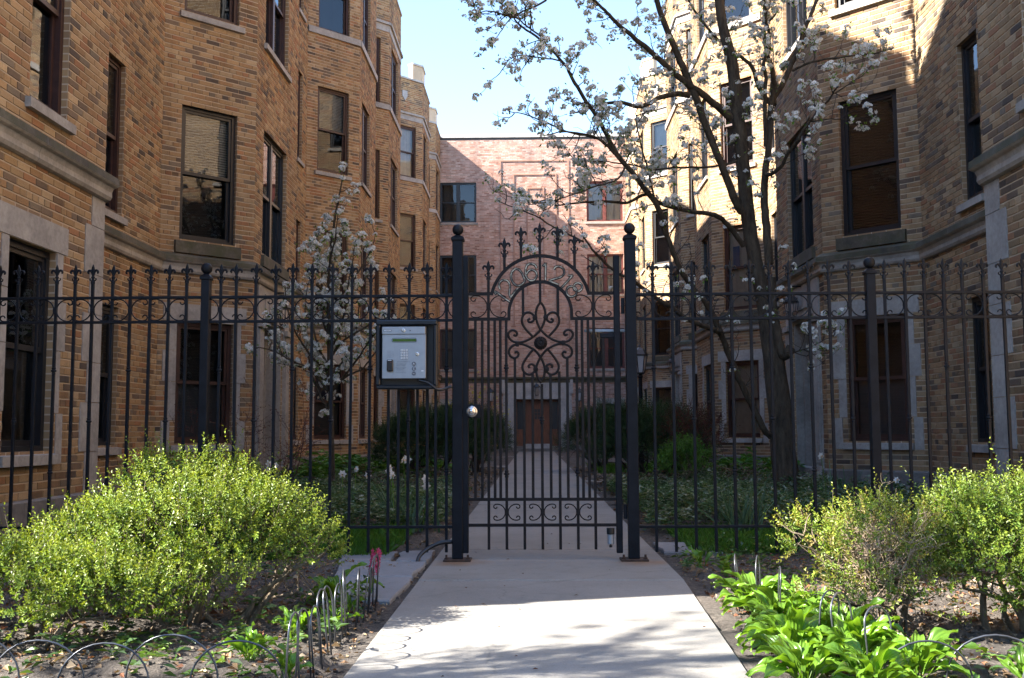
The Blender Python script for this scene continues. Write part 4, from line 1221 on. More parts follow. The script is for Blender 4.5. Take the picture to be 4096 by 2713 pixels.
# house numbers
digits = {
    'digit_one': [[[(268, 857), (298, 928)], [(272, 858), (345, 903), (450, 985), (548, 1050)]], [[(1211, 330), (1208, 655)], [(1150, 395), (1185, 378), (1211, 335)]], [[(1715, 560), (1600, 690), (1500, 795)], [(1620, 560), (1668, 572), (1715, 560)]]],
    'digit_two': [[[(375, 830), (350, 760), (370, 690), (430, 652), (500, 662), (545, 720), (551, 800), (541, 900), (565, 975)], [(565, 975), (690, 805)]], [[(1360, 455), (1390, 415), (1440, 400), (1500, 415), (1545, 460), (1550, 530), (1500, 590), (1400, 622), (1265, 665)], [(1265, 665), (1460, 740)]]],
    'digit_zero': [[[(640, 450), (585, 510), (572, 600), (610, 700), (680, 755), (750, 745), (815, 690), (822, 640), (780, 540), (730, 470), (680, 446), (640, 450)]]],
    'digit_six': [[[(1045, 430), (1010, 375), (940, 352), (880, 370), (846, 440), (842, 540), (870, 620), (930, 663), (1000, 650), (1045, 590), (1040, 520), (1000, 475), (940, 463), (890, 490), (855, 545)]]],
    'digit_eight': [[[(1805 + 78 * math.cos(a), 782 + 78 * math.sin(a)) for a in np.linspace(0, 2 * PI, 15)], [(1688 + 96 * math.cos(a), 862 + 96 * math.sin(a)) for a in np.linspace(0, 2 * PI, 15)]]],
}
for nm, lst in digits.items():
    for strokes in lst:
        b = MB(); f = MB()
        for s in strokes:
            pts = [ZD(X, Y_) for X, Y_ in s]
            if len(pts) > 3: pts = smooth_curve(pts, 4)
            b.tube([g3(p, -.004) for p in pts], .0078, 6, sq=True)
            f.tube([g3(p, -.0105) for p in pts], .0036, 6, sq=True)
        d = b.build(nm, GI, gate); f.build('worn_face', M['digit'], d)
# lock plate and knob
kp = ZB(290, 98); x0, z1 = ZB(245, 38); x1, z0 = ZB(362, 152)
b = MB(); b.cbox(x0, x1, gy - .018, gy + .012, z0, z1, .002); b.build('lock_plate', M['iron'], gate)
b = MB(); b.lathe([(.036, .019), (.036, .024), (.030, .030), (.018, .036), (.0175, .05), (.026, .056), (.029, .066), (.029, .078), (.022, .086), (.012, .088), (.012, .090), (.001, .090)], (kp[0], gy, kp[1]), 24, 'y')
k = b.build('door_knob', M['chrome'], gate, smooth=True)
b = MB(); b.cbox(kp[0] - .008, kp[0] + .008, gy - .0925, gy - .0901, kp[1] - .002, kp[1] + .002, .0005); b.build('keyhole', M['iron'], k)
# closer: hanging damper, bracket, steel arm
cx_, cz_ = ZB(1448, 1055)
b = MB(); b.lathe([(.0225, -.03), (.0245, -.028), (.0245, .008), (.020, .010)], (cx_, gy + .005, cz_ - .02), 14); c0 = b.build('stop_bracket', M['black_plastic'], gate, smooth=False)
b = MB(); b.lathe([(.018, -.058), (.0195, -.055), (.0195, -.0)], (cx_, gy + .005, cz_ - .052), 14); b.build('stop_cylinder', M['steel'], gate)
b = MB(); b.lathe([(.010, -.02), (.010, -.006), (.005, -.006), (.005, 0)], (cx_, gy + .005, cz_ - .110), 10); b.build('stop_foot', M['black_plastic'], gate)
p0 = Z6(1218, 930); p1 = Z6(1330, 962)
b = MB(); b.cbox(p0[0], p1[0], gy - .012, gy + .03, p1[1], p0[1], .003); b.build('closer_bracket', M['iron'], gate)
p0 = Z6(1112, 898); p1 = Z6(1398, 917)
b = MB(); b.cbox(p0[0], p1[0], gy + .03, gy + .055, p1[1], p0[1], .003); b.build('closer_arm', M['steel'], gate)
for (X, Ya, Yb_, zf) in ((1376, 685, 795, Z6), ):
    x, za = zf(X, Ya); _, zc = zf(X, Yb_)
    b = MB(); b.lathe([(.011, zc), (.011, (za + zc) / 2 - .004), (.013, (za + zc) / 2 - .003), (.013, (za + zc) / 2 + .003), (.011, (za + zc) / 2 + .004), (.011, za)], (x, gy - .012, 0), 10); b.build('hinge', M['iron'], gate)
x, za = Z7(1862, 365); _, zc = Z7(1862, 465)
b = MB(); b.lathe([(.011, zc), (.011, (za + zc) / 2 - .004), (.013, (za + zc) / 2), (.011, (za + zc) / 2 + .004), (.011, za)], (x, gy - .012, 0), 10); b.build('hinge', M['iron'], gate)

# ------------------------------------------------------------------ keypad box
KY = FY - 0.02
kx0, kz1 = ZK(118, 100); kx1, kz0 = ZK(975, 1062)
box = tag(empty('entry_keypad', ((kx0 + kx1) / 2, KY, kz0)), 'silver telephone entry keypad in a black metal housing on the fence', 'keypad')
def kb(name, mat, X0, Y0, X1, Y1, d0, d1, ch=.003, parent=None):
    a = ZK(X0, Y0); c = ZK(X1, Y1)
    b = MB(); b.cbox(min(a[0], c[0]), max(a[0], c[0]), KY - d1, KY - d0, min(a[1], c[1]), max(a[1], c[1]), ch)
    return b.build(name, M[mat], parent or box)
kb('housing', 'housing', 118, 100, 975, 1062, -.01, .035, .006)
for nm, q in (('housing_rim', (118, 100, 975, 165)), ('housing_rim', (118, 1015, 975, 1062)), ('housing_rim', (118, 166, 175, 1014)), ('housing_rim', (925, 166, 975, 1014))):
    kb(nm, 'housing', *q, .0355, .085, .006)
kb('unit_body', 'housing', 205, 192, 826, 922, .036, .088, .004)
face = kb('face_plate', 'steel', 213, 302, 820, 918, .0885, .094, .002)
kb('top_plate', 'steel', 210, 197, 816, 299, .0885, .100, .003)
kb('display', 'lcd', 356, 366, 686, 402, .0942, .0955, .0005, )
b = MB()
a, c = ZK(345, 355), ZK(695, 412); mz = (a[1] + c[1]) / 2; rr = (a[1] - c[1]) / 2
ring = [(a[0] + rr + rr * math.cos(t), mz + rr * math.sin(t)) for t in np.linspace(PI / 2, 3 * PI / 2, 10)] + [(c[0] - rr + rr * math.cos(t), mz + rr * math.sin(t)) for t in np.linspace(-PI / 2, PI / 2, 10)]
b.tube([(x, KY - .0945, z) for x, z in ring + ring[:1]], .0016, 5); b.build('display_bezel', M['ink'], box)
def text_mesh(body, size, mat, name, X, Y_, d, parent=None, align='CENTER'):
    cu = bpy.data.curves.new(name, 'FONT'); cu.body = body; cu.size = size; cu.align_x = align; cu.align_y = 'CENTER'; cu.extrude = 0.0004; cu.resolution_u = 2
    o = bpy.data.objects.new(name, cu); COL.objects.link(o)
    me = bpy.data.meshes.new_from_object(o.evaluated_get(bpy.context.evaluated_depsgraph_get()))
    bpy.data.objects.remove(o); me.materials.clear(); me.materials.append(M[mat])
    x, z = ZK(X, Y_)
    return link(name, me, box, (x - box.location.x, -d, z - box.location.z), (PI / 2, 0, 0))
keys = '123456789*0#'
for i in range(12):
    X = 483 + (i % 3) * 36; Y_ = 523 + (i // 3) * 37
    kb('key', 'keycap', X - 13, Y_ - 13, X + 13, Y_ + 13, .094, .0985, .001)
    text_mesh(keys[i], .0088, 'ink', 'key_legend', X, Y_, .099)
for t, Y_, s in (('A', 714, .017), ('Z', 782, .017), ('CALL', 850, .0062)):
    p = ZK(655, Y_); b = MB(); b.lathe([(.0128, .094), (.0128, .0965), (.0115, .0975), (.001, .0975)], (p[0], KY, p[1]), 20, 'y'); b.build('push_button', M['ink'], box)
    text_mesh(t, s, 'white_paint', 'button_legend', 655, Y_, .0982)
kb('card_reader', 'black_plastic', 280, 655, 366, 822, .094, .112, .005)
kb('reader_label', 'keycap', 295, 662, 348, 672, .1121, .1128, .0003)
b = MB(); p = ZK(338, 696); b.lathe([(.0016, .112), (.0012, .1132)], (p[0], KY, p[1]), 8, 'y')
led, lnt, lb = nodes('red_led'); lb.inputs['Base Color'].default_value = (0.5, 0.03, 0.02, 1)
b.build('indicator_light', led, box)
p = ZK(703, 578); b = MB(); b.lathe([(.0115, .094), (.0115, .098), (.008, .100), (.001, .100)], (p[0], KY, p[1]), 18, 'y'); b.build('key_lock', M['chrome'], box)
p = ZK(511, 248); b = MB(); b.lathe([(.0115, .100), (.0115, .103), (.008, .105), (.001, .105)], (p[0], KY, p[1]), 18, 'y'); b.build('top_lock', M['chrome'], box)
p = ZK(604, 250); b = MB(); b.lathe([(.004, .100), (.0035, .1012)], (p[0], KY, p[1]), 12, 'y'); b.build('camera_hole', M['black_plastic'], box)
kb('brand_plate', 'ink', 233, 233, 340, 265, .1001, .1012, .0005); kb('brand_plate_face', 'keycap', 240, 239, 333, 259, .1012, .1016, .0002)
text_mesh('LINEAR', .0085, 'ink', 'brand_lettering', 287, 249, .102)
kb('white_sticker', 'white_paint', 758, 806, 790, 820, .094, .0945, .0002)
b = MB()
for i in range(9):
    for j in range(9):
        p = ZK(280 + i * 11.5, 540 + j * 11); b.lathe([(.0011, .094), (.001, .0945)], (p[0], KY, p[1]), 5, 'y')
b.build('speaker_holes', M['ink'], box)
text_mesh('OPERATING INSTRUCTIONS', .0062, 'ink', 'printed_instructions', 512, 686, .0946)
for t, Y_ in (('1.  Use A or Z buttons to scroll', 714), ('     names, and find the desired', 728), ('     entry code on the display.', 742), ('2.  Press the entry code number', 768), ('     of the person you wish to', 783), ('     call, or press CALL.', 800), ('3.  Press # to hang up the call.', 832)):
    text_mesh(t, .0054, 'ink', 'printed_instructions', 392, Y_, .0946, None, 'LEFT')
pp = [ZK(*q) for q in ((700, 925), (740, 950), (800, 962), (860, 985), (920, 1030), (985, 1075), (1050, 1070), (1110, 1045), (1175, 1025))]
dep = [.07, .085, .085, .08, .085, .075, .05, .035, .03]
b = MB(); b.tube([(p[0], KY - d, p[1]) for p, d in zip(smooth_curve(pp, 3), np.interp(np.arange(25) / 3, range(9), dep))], .0085, 8)
tag(b.build('cable_conduit', M['black_plastic'], None, smooth=True), 'black flexible conduit running from the keypad box to the gate post', 'conduit')
pts = [(XPL - .03, FY - .01, .115), (XPL - .10, FY - .03, .112), (XPL - .17, FY - .06, .085), (XPL - .225, FY - .10, .04), (XPL - .24, FY - .13, -.02)]
b = MB(); b.tube(smooth_curve(pts, 4), .013, 8)
tag(b.build('ground_cable', M['black_plastic'], None, smooth=True), 'thick black cable curving from the gate post down into the ground', 'cable')

# ------------------------------------------------------------------ trees
def unit(v): 
    return v / (np.linalg.norm(v, axis=-1, keepdims=True) + 1e-9)

class Twigs:
    """Many thin tapering tubes gathered into one mesh."""
    def __init__(s): s.V = []; s.F = []; s.n = 0
    def tube(s, pts, r0, r1, k=5):
        P = np.asarray(pts, float); m = len(P)
        T = np.empty_like(P); T[1:-1] = P[2:] - P[:-2]; T[0] = P[1] - P[0]; T[-1] = P[-1] - P[-2]
        T = unit(T)
        ref = np.where(np.abs(T[:, 2:3]) > 0.9, np.array([[1.0, 0, 0]]), np.array([[0, 0, 1.0]]))
        if len(set(map(tuple, ref))) > 1: ref[:] = (0.7, 0.2, 0.1)
        U = unit(np.cross(T, ref)); W = np.cross(T, U)
        r = np.linspace(0, 1, m); rad = (r0 + (r1 - r0) * r) if np.isscalar(r0) else np.asarray(r0)
        a = np.arange(k) * 2 * PI / k
        ring = P[:, None, :] + (U[:, None, :] * np.cos(a)[None, :, None] + W[:, None, :] * np.sin(a)[None, :, None]) * rad[:, None, None]
        s.V.append(ring.reshape(-1, 3))
        i = np.arange(m - 1)[:, None] * k; j = np.arange(k)[None, :]; j2 = (j + 1) % k
        s.F.append(np.stack([i + j, i + j2, i + k + j2, i + k + j], -1).reshape(-1, 4) + s.n)
        s.n += m * k
    def build(s, name, mat, parent, smooth=True):
        off = np.array(parent.location) if parent is not None else np.zeros(3)
        return link(name, mesh_np(name, np.concatenate(s.V) - off, np.concatenate(s.F), mat, smooth=smooth), parent)

def wiggle(p, d, L, n=6, curl=0.25, up=0.15, r=None):
    r = r or rng
    P = [np.array(p, float)]; d = np.array(d, float); d /= np.linalg.norm(d)
    for i in range(n):
        d = d + r.normal(0, curl, 3) + np.array([0, 0, up]) * 0.5
        d /= np.linalg.norm(d)
        P.append(P[-1] + d * L / n)
    return np.array(P), d

def leaf_quads(pos, dirs, L, W, fold=0.25, nrm=None):
    """One folded four-cornered leaf for each row."""
    n = len(pos); dirs = unit(dirs)
    rnd = rng.normal(size=(n, 3)) if nrm is None else nrm + rng.normal(0, 0.35, (n, 3))
    side = unit(np.cross(dirs, rnd)); up = np.cross(side, dirs)
    L = np.broadcast_to(L, n)[:, None]; W = np.broadcast_to(W, n)[:, None]
    a = pos; tip = pos + dirs * L - up * L * 0.12; mid = pos + dirs * L * 0.52 + up * W * fold
    V = np.stack([a, mid + side * W * .5, tip, mid - side * W * .5], 1)
    F = np.arange(n * 4).reshape(n, 4)
    return V.reshape(-1, 3), F

def blossom_mesh(seed, big=1.0):
    """A rounded cluster of five-petalled flowers with yellowish-green stamens and a few young leaves."""
    r = np.random.default_rng(seed); V = []; F = []; C = []; n = 0
    nf = int(r.integers(11, 16))
    for i in range(nf):
        d = r.normal(size=3); d[2] = abs(d[2]) * 0.9 + 0.05; d /= np.linalg.norm(d)
        c = d * r.uniform(0.026, 0.05) * big
        ax = unit(d + r.normal(0, .25, 3)); u = unit(np.cross(ax, [0.3, 0.8, 0.1])); w = np.cross(ax, u)
        R_ = r.uniform(.018, .023) * big; a0 = r.uniform(0, 2)
        shade = r.uniform(.74, .84)
        for k in range(5):
            a = a0 + 2 * PI * k / 5
            e = u * math.cos(a) + w * math.sin(a); t = -u * math.sin(a) + w * math.cos(a)
            V += [c, c + e * R_ * .62 + t * R_ * .48 + ax * R_ * .18, c + e * R_ + ax * R_ * .25, c + e * R_ * .62 - t * R_ * .48 + ax * R_ * .18]
            F.append([n, n + 1, n + 2, n + 3]); n += 4
            C += [(shade * .8, shade * .82, shade * .7)] + [(shade, shade, shade * .97)] * 3
        s_ = R_ * .22
        V += [c + ax * .004 + u * s_, c + ax * .005 + w * s_, c + ax * .004 - u * s_, c + ax * .005 - w * s_]; F.append([n, n + 1, n + 2, n + 3]); n += 4; C += [(.25, .24, .12)] * 4
    for i in range(int(r.integers(1, 4))):
        d = unit(r.normal(size=3) + np.array([0, 0, .2])); u = unit(np.cross(d, [.2, .9, .3])); L = r.uniform(.04, .065) * big; W = L * .42
        V += [d * .01, d * L * .55 + u * W * .5, d * L, d * L * .55 - u * W * .5]; F.append([n, n + 1, n + 2, n + 3]); n += 4
        g = r.uniform(.8, 1.2); C += [(.13 * g, .24 * g, .03)] * 4
    return mesh_np('blossom_cluster', np.array(V), np.array(F), M['petal'], np.array(C))
BLOSSOM = [blossom_mesh(40 + i) for i in range(8)]

def limb_points(pts, sub=5):
    return np.array(smooth_curve(pts, sub))

def grow_tree(root, limbs, density, twig_len, sub_n, blossom_p, n_single, leaf_n, seed, size=1.0, bark='bark', trunk_n=10):
    """limbs: list of (points, r0, r1, bears). Thick limbs become the trunk part, side shoots are grown from them."""
    global rng
    keep_rng = rng; rng = np.random.default_rng(seed)
    tr = Twigs(); tw = Twigs(); spots = []
    for (pts, r0, r1, bears) in limbs:
        P = limb_points(pts)
        seglen = np.linalg.norm(np.diff(P, axis=0), axis=1); Lt = seglen.sum()
        P = P + np.cumsum(rng.normal(0, 0.004, P.shape), 0) * (1 if Lt > .5 else .3)
        rr = None if hasattr(r0, '__len__') else np.linspace(1, 0, len(P)) ** 0.8 * (r0 - r1) + r1
        if rr is None: rr = np.interp(np.linspace(0, 1, len(P)), np.linspace(0, 1, len(r0)), r0)
        tr.tube(P, rr, 0, trunk_n if rr[0] > .05 else 6)
        r0 = float(rr[0])
        if bears <= 0: continue
        cum = np.concatenate([[0], np.cumsum(np.linalg.norm(np.diff(P, axis=0), axis=1))])
        s = Lt * (0.25 if r0 > .03 else 0.12)
        while s < Lt:
            i = min(np.searchsorted(cum, s), len(P) - 1); p = P[i]
            t = unit(P[i] - P[i - 1]) if i else unit(P[1] - P[0])
            side = rng.normal(size=3); side -= t * side.dot(t); side = unit(side)
            d = t * rng.uniform(.25, .8) + side * 1.0 + np.array([0, 0, .25])
            L = rng.uniform(.4, 1.0) * twig_len * (1.0 - .35 * s / Lt)
            Q, dl = wiggle(p, d, L, 7, .22, .10)
            tw.tube(Q, .0062 * size, .0022 * size, 4)
            for k in range(sub_n):
                q = Q[rng.integers(1, len(Q))]
                dd = unit(dl * .6 + rng.normal(0, .75, 3) + np.array([0, 0, .2]))
                S, _ = wiggle(q, dd, L * rng.uniform(.25, .55), 4, .25, .1)
                tw.tube(S, .0034 * size, .0016 * size, 3)
                if rng.random() < blossom_p * bears: spots.append(S[-1])
                if rng.random() < blossom_p * bears * .35: spots.append(S[2])
            if rng.random() < blossom_p * bears: spots.append(Q[-1])
            s += rng.uniform(.6, 1.4) / density
        if rng.random() < .9: spots.append(P[-1])
    o = tr.build('trunk', M[bark], root); o2 = tw.build('twigs', M['twig'], root); o2['kind'] = 'stuff'
    spots = np.array(spots)
    # largest in view become single clusters, the rest one mass
    x, y, w = proj(spots)
    vis = (x > -100) & (x < 4200) & (y > -100) & (y < 2713) & (w > 0)
    order = np.argsort(np.where(vis, w, 1e6)); off = np.array(root.location)
    VV = []; FF = []; CC = []; n = 0
    for c, idx in enumerate(order):
        me = BLOSSOM[rng.integers(len(BLOSSOM))]; sc = rng.uniform(.6, 1.15) * size ** .5
        rot = Matrix.Rotation(rng.uniform(0, 6.28), 3, 'Z') @ Matrix.Rotation(rng.normal(0, .5), 3, 'X')
        if c < n_single and vis[idx]:
            link('blossom_cluster', me, root, tuple(spots[idx] - off), rot.to_euler(), sc)
        else:
            nv = len(me.vertices); co = np.empty(nv * 3, np.float32); me.vertices.foreach_get('co', co)
            co = co.reshape(-1, 3) @ np.array(rot).T * sc + spots[idx] - off
            cc = np.empty(nv * 4, np.float32); me.attributes['col'].data.foreach_get('color', cc)
            VV.append(co); FF.append(np.arange(nv).reshape(-1, 4) + n); CC.append(cc.reshape(-1, 4)[:, :3]); n += nv
    if VV:
        b = link('blossoms', mesh_np('blossoms', np.concatenate(VV), np.concatenate(FF), M['petal'], np.concatenate(CC)), root); b['kind'] = 'stuff'
    if leaf_n:
        k = spots[rng.integers(len(spots), size=leaf_n)] + rng.normal(0, .05, (leaf_n, 3))
        V, F = leaf_quads(k, rng.normal(size=(leaf_n, 3)) + [0, 0, .4], rng.uniform(.03, .055, leaf_n), .02)
        col = np.repeat(np.array([[.12, .22, .03]]) * rng.uniform(.7, 1.3, (leaf_n, 1)), 4, 0)
        b = link('young_leaves', mesh_np('young_leaves', V - off, F, M['leaf_dull'], col), root); b['kind'] = 'stuff'
    rng = keep_rng
    return len(spots)

def ZT(ox, oy, sc):
    return lambda lst, Y0, Y1: [at(ox + X / sc, oy + Yp / sc, Y0 + (Y1 - Y0) * i / max(1, len(lst) - 1)) for i, (X, Yp) in enumerate(lst)]
Dp = lambda lst, Y0, Y1: [at(X * 1.7304, Yp * 1.7304, Y0 + (Y1 - Y0) * i / max(1, len(lst) - 1)) for i, (X, Yp) in enumerate(lst)]
TS, TT, TR, T6 = ZT(2500, 0, 1.568), ZT(1800, 0, 1.568), ZT(2500, 900, 1.568), ZT(1700, 800, 1.742)
TY = 12.3
base = at(1822 * 1.7304, 1180 * 1.7304, TY)
pear = tag(empty('pear_tree', (base.x, TY, 0)), 'large flowering pear tree with dark leaning trunk among the ground cover', 'tree')
limbs = [
    # trunk and leader
    (Dp([(1826, 1200), (1814, 1080), (1806, 1000), (1795, 900), (1778, 790), (1765, 710), (1750, 630), (1737, 550), (1726, 450), (1718, 350), (1706, 250), (1694, 150), (1672, 50), (1655, -80), (1640, -240), (1650, -420)], TY, TY + .3), [.162, .148, .140, .134, .110, .090, .084, .084, .084, .082, .078, .072, .060, .052, .042, .03], .03, .8),
    # left big limb from the middle of the trunk
    (TS([(735, 1330), (690, 1250), (620, 1080), (560, 930), (500, 780), (450, 640), (400, 530), (330, 370), (270, 230), (200, 60), (150, -120), (90, -330)], TY, TY - .6), [.05, .047, .044, .043, .042, .042, .042, .038, .036, .031, .025, .02], .02, 1.0),
    (TS([(405, 600), (340, 585), (250, 602), (150, 640), (80, 658), (-20, 640), (-120, 655), (-230, 690), (-330, 720)], TY - .3, TY - 1.0), .036, .008, 1.1),
    (TS([(662, 745), (560, 650), (450, 570), (330, 480), (200, 370), (100, 280), (0, 195), (-90, 95), (-170, 20), (-240, -60)], TY, TY - 1.2), .045, .009, 1.1),
    # right limb
    (TR([(905, 250), (895, 100), (880, -60), (872, -200), (885, -380), (905, -560), (925, -760), (932, -900)], TY, TY + .15), [.052, .049, .046, .044, .041, .039, .038, .037], .06, .5),
    (TS([(930, 660), (940, 600), (985, 540), (1030, 450), (1090, 280), (1150, 140), (1212, 0), (1280, -160)], TY + .15, TY + .7), .042, .015, 1.0),
    (TS([(925, 650), (890, 625), (850, 585), (820, 510), (780, 400), (700, 330), (600, 262), (480, 140), (380, 0)], TY + .15, TY + .6), .033, .012, 1.0),
    (TS([(880, 920), (872, 700), (878, 500), (868, 400), (905, 300), (882, 150), (862, 0), (850, -160)], TY + .1, TY - .4), .026, .01, 1.0),
    (TS([(940, 560), (930, 420), (905, 330), (890, 180), (960, 80)], TY + .15, TY - .3), .03, .01, .9),
    (TS([(1045, 452), (1180, 392), (1300, 370), (1411, 350), (1540, 330), (1660, 300)], TY + .3, TY + .2), .016, .005, 1.6),
    (TS([(880, 1090), (905, 1085), (960, 1050), (1000, 970), (1060, 890), (1160, 760), (1240, 660), (1290, 590), (1340, 520)], TY, TY - 1.0), .026, .006, 1.1),
    (TS([(1160, 760), (1290, 735), (1420, 730), (1540, 700)], TY - .6, TY - .9), .009, .003, .9),
    (TS([(1290, 600), (1420, 520), (1500, 450)], TY - .8, TY - 1.0), .008, .003, 1.0),
    # low left limb from near the root
    (TR([(915, 1330), (880, 1290), (820, 1150), (740, 1000), (680, 850), (620, 700), (570, 580), (520, 500), (430, 390), (350, 270), (300, 130), (250, 0)], TY, TY - .8), .038, .026, .12),
    (TS([(250, 1420), (210, 1310), (130, 1200), (20, 1060), (-60, 960), (-150, 780), (-240, 640), (-330, 480), (-390, 380), (-510, 250), (-650, 150), (-720, 60)], TY - .8, TY - 1.6), .033, .007, 1.1),
    (TR([(605, 670), (520, 640), (400, 590), (300, 520), (200, 460), (100, 390), (60, 358), (-50, 300), (-160, 200), (-250, 80)], TY - .5, TY - 1.7), .03, .009, .55),
    (T6([(1100, 290), (1000, 240), (900, 190), (780, 120), (640, 70), (500, 10)], TY - 1.7, TY - 2.0), .010, .004, .7),
    (TS([(742, 1545), (640, 1410), (560, 1360), (400, 1330), (230, 1290), (130, 1240), (0, 1300), (-140, 1290), (-300, 1310), (-440, 1330)], TY, TY - 1.3), .032, .007, 1.0),
    (TS([(700, 1010), (600, 1040), (480, 1060), (330, 1065), (180, 1075), (40, 1050), (-120, 1030), (-330, 1010)], TY, TY - 1.0), .016, .005, .9),
    (TT([(1060, 1000), (960, 890), (860, 850), (720, 820), (600, 770), (480, 720), (380, 690)], TY - 1.2, TY - 1.5), .014, .004, .9),
    (TT([(1000, 920), (900, 850), (760, 830), (640, 850), (560, 860)], TY - 1.2, TY - 1.7), .012, .004, .8),
    (TT([(770, 470), (690, 380), (560, 360), (420, 350), (320, 385)], TY - 1.4, TY - 1.8), .010, .003, 1.0),
    (TT([(600, 255), (480, 170), (400, 110), (330, 190), (260, 300)], TY - 1.5, TY - 1.9), .010, .003, 1.0),
    (TT([(600, 0), (480, 60), (380, 100), (250, 60), (160, 80)], TY - 1.5, TY - 1.9), .012, .004, 1.3),
    (TT([(1100, 1050), (1040, 1130), (900, 1170), (760, 1210), (620, 1250), (480, 1240)], TY - 1.2, TY - 1.8), .012, .004, 1.1),
    (TR([(1010, 800), (1090, 790), (1160, 765), (1230, 730), (1330, 690)], TY - .2, TY - 1.0), .009, .003, .9),
    (TR([(1040, 770), (1000, 820), (965, 760), (930, 640), (905, 480), (900, 330)], TY - .05, TY), .06, .045, 0),
    (TS([(200, 1290), (150, 1080), (110, 930), (70, 760), (75, 670)], TY - .9, TY - 1.3), .012, .004, 1.0),
    (TS([(640, 1040), (560, 920), (520, 830), (440, 720), (330, 700)], TY + .2, TY + .8), .010, .004, .8),
]
np_ = grow_tree(pear, limbs, 7.6, .58, 4, .64, 300, 1500, 21)

sb = at(768 * 1.7304, 1150 * 1.7304, 13.0)
small = tag(empty('flowering_pear_sapling', (sb.x, 13.0, 0)), 'small upright white-blossomed tree in front of the shaded wing', 'tree')
SY = 13.0
S6 = ZT(600, 1000, 1.742)
limbs = [(Dp([(769, 1165), (766, 1060), (762, 950), (759, 850), (757, 760), (757, 680), (762, 600), (774, 500), (790, 415)], SY, SY), .042, .008, 1.2)]
br = [[(1250, 1120), (1200, 1050), (1150, 930), (1110, 800), (1085, 640), (1065, 470), (1060, 330), (1090, 180)],
      [(1240, 980), (1180, 890), (1130, 840), (1060, 800), (970, 770), (880, 720), (760, 690), (690, 690)],
      [(1262, 1010), (1330, 910), (1400, 820), (1460, 730), (1520, 640), (1580, 560), (1640, 500)],
      [(1255, 870), (1340, 780), (1400, 650), (1440, 500), (1450, 350), (1480, 220), (1560, 130)],
      [(1245, 800), (1190, 700), (1150, 560), (1130, 420), (1120, 260), (1140, 60)],
      [(1245, 700), (1300, 580), (1340, 430), (1360, 280), (1380, 100), (1400, -60)],
      [(1250, 640), (1210, 520), (1190, 380), (1200, 220), (1190, 20), (1170, -120)],
      [(1240, 840), (1150, 760), (1060, 640), (1000, 540), (960, 400), (940, 250)],
      [(1270, 960), (1380, 880), (1480, 830), (1570, 720), (1640, 620), (1720, 560)],
      [(1260, 560), (1320, 420), (1430, 200), (1500, 100), (1570, -20), (1590, -100)],
      [(1250, 500), (1240, 300), (1260, 100), (1300, -60), (1330, -240)],
      [(1130, 820), (1040, 820), (960, 800), (890, 660), (800, 560)],
      [(1255, 760), (1330, 640), (1460, 560), (1560, 480), (1640, 360)]]
for i, c in enumerate(br):
    a = (i * 2.4) % 6.28
    limbs.append((S6(c, SY, SY + .7 * math.sin(a) * (1 if i != 1 else -.8)), .017, .004, 1.25))
ns_ = grow_tree(small, limbs, 7.4, .38, 3, .78, 300, 450, 33, .9)
print('blossoms', np_, ns_)

# bare reddish shrub in front of the shaded entrance
def bare_shrub(name, loc, h, spread, n, label, mat, seed, bud=None, rt=.008):
    global rng
    kr = rng; rng = np.random.default_rng(seed)
    r = tag(empty(name, loc), label, 'shrub')
    t = Twigs(); tips = []
    for i in range(n):
        a = rng.uniform(0, 2 * PI)
        P, d = wiggle(np.array(loc) + [rng.normal(0, .03), rng.normal(0, .03), 0], [math.cos(a) * spread, math.sin(a) * spread, 1], h * rng.uniform(.6, 1.05), 8, .16, .05)
        t.tube(P, rt, .002, 5)
        for k in range(9):
            q = P[rng.integers(3, len(P))]
            Q, d2 = wiggle(q, unit(d + rng.normal(0, .7, 3)), h * rng.uniform(.15, .4), 5, .25, .05); t.tube(Q, .003, .0012, 3); tips += list(Q[2:])
            for kk in range(2):
                S, _ = wiggle(Q[rng.integers(1, 5)], rng.normal(size=3) + [0, 0, .3], h * .12, 3, .3, .05); t.tube(S, .0018, .001, 3); tips += list(S[1:])
    t.build('branches', M[mat], r)
    if bud:
        tips = np.array(tips); V, F = leaf_quads(tips, rng.normal(size=tips.shape), rng.uniform(.012, .024, len(tips)) * bud[1], .012 * bud[1])
        col = np.repeat(np.array([bud[0]]) * rng.uniform(.6, 1.4, (len(tips), 1)), 4, 0)
        o = link('buds', mesh_np('buds', V - np.array(loc), F, M['leaf_dull'], col), r); o['kind'] = 'stuff'
    rng = kr
    return r
bare_shrub('bare_shrub', (-2.72, 10.9, 0), 1.25, .75, 11, 'leafless reddish twiggy shrub in front of the shaded entrance', 'red_twig', 3, ((.10, .03, .025), 1.0))
bare_shrub('budding_sapling', (-1.55, 30.5, 0), 2.3, .25, 5, 'thin sapling with yellow-green leaves beside the far lantern', 'twig', 5, ((.42, .42, .05), 4.0), .012)
bare_shrub('bare_sapling', (2.6, 33.0, 0), 2.5, .45, 10, 'bare thin-branched sapling beyond the dark yew', 'red_twig', 8, None, .012)

# ------------------------------------------------------------------ shrubs and garden plants
def lumpy(dirs, seed, amp):
    r = np.random.default_rng(seed); k = r.normal(size=(9, 3)) * 2.2; ph = r.uniform(0, 6.28, 9)
    return 1 + amp * np.sin(dirs @ k.T + ph).mean(1) * 2.0

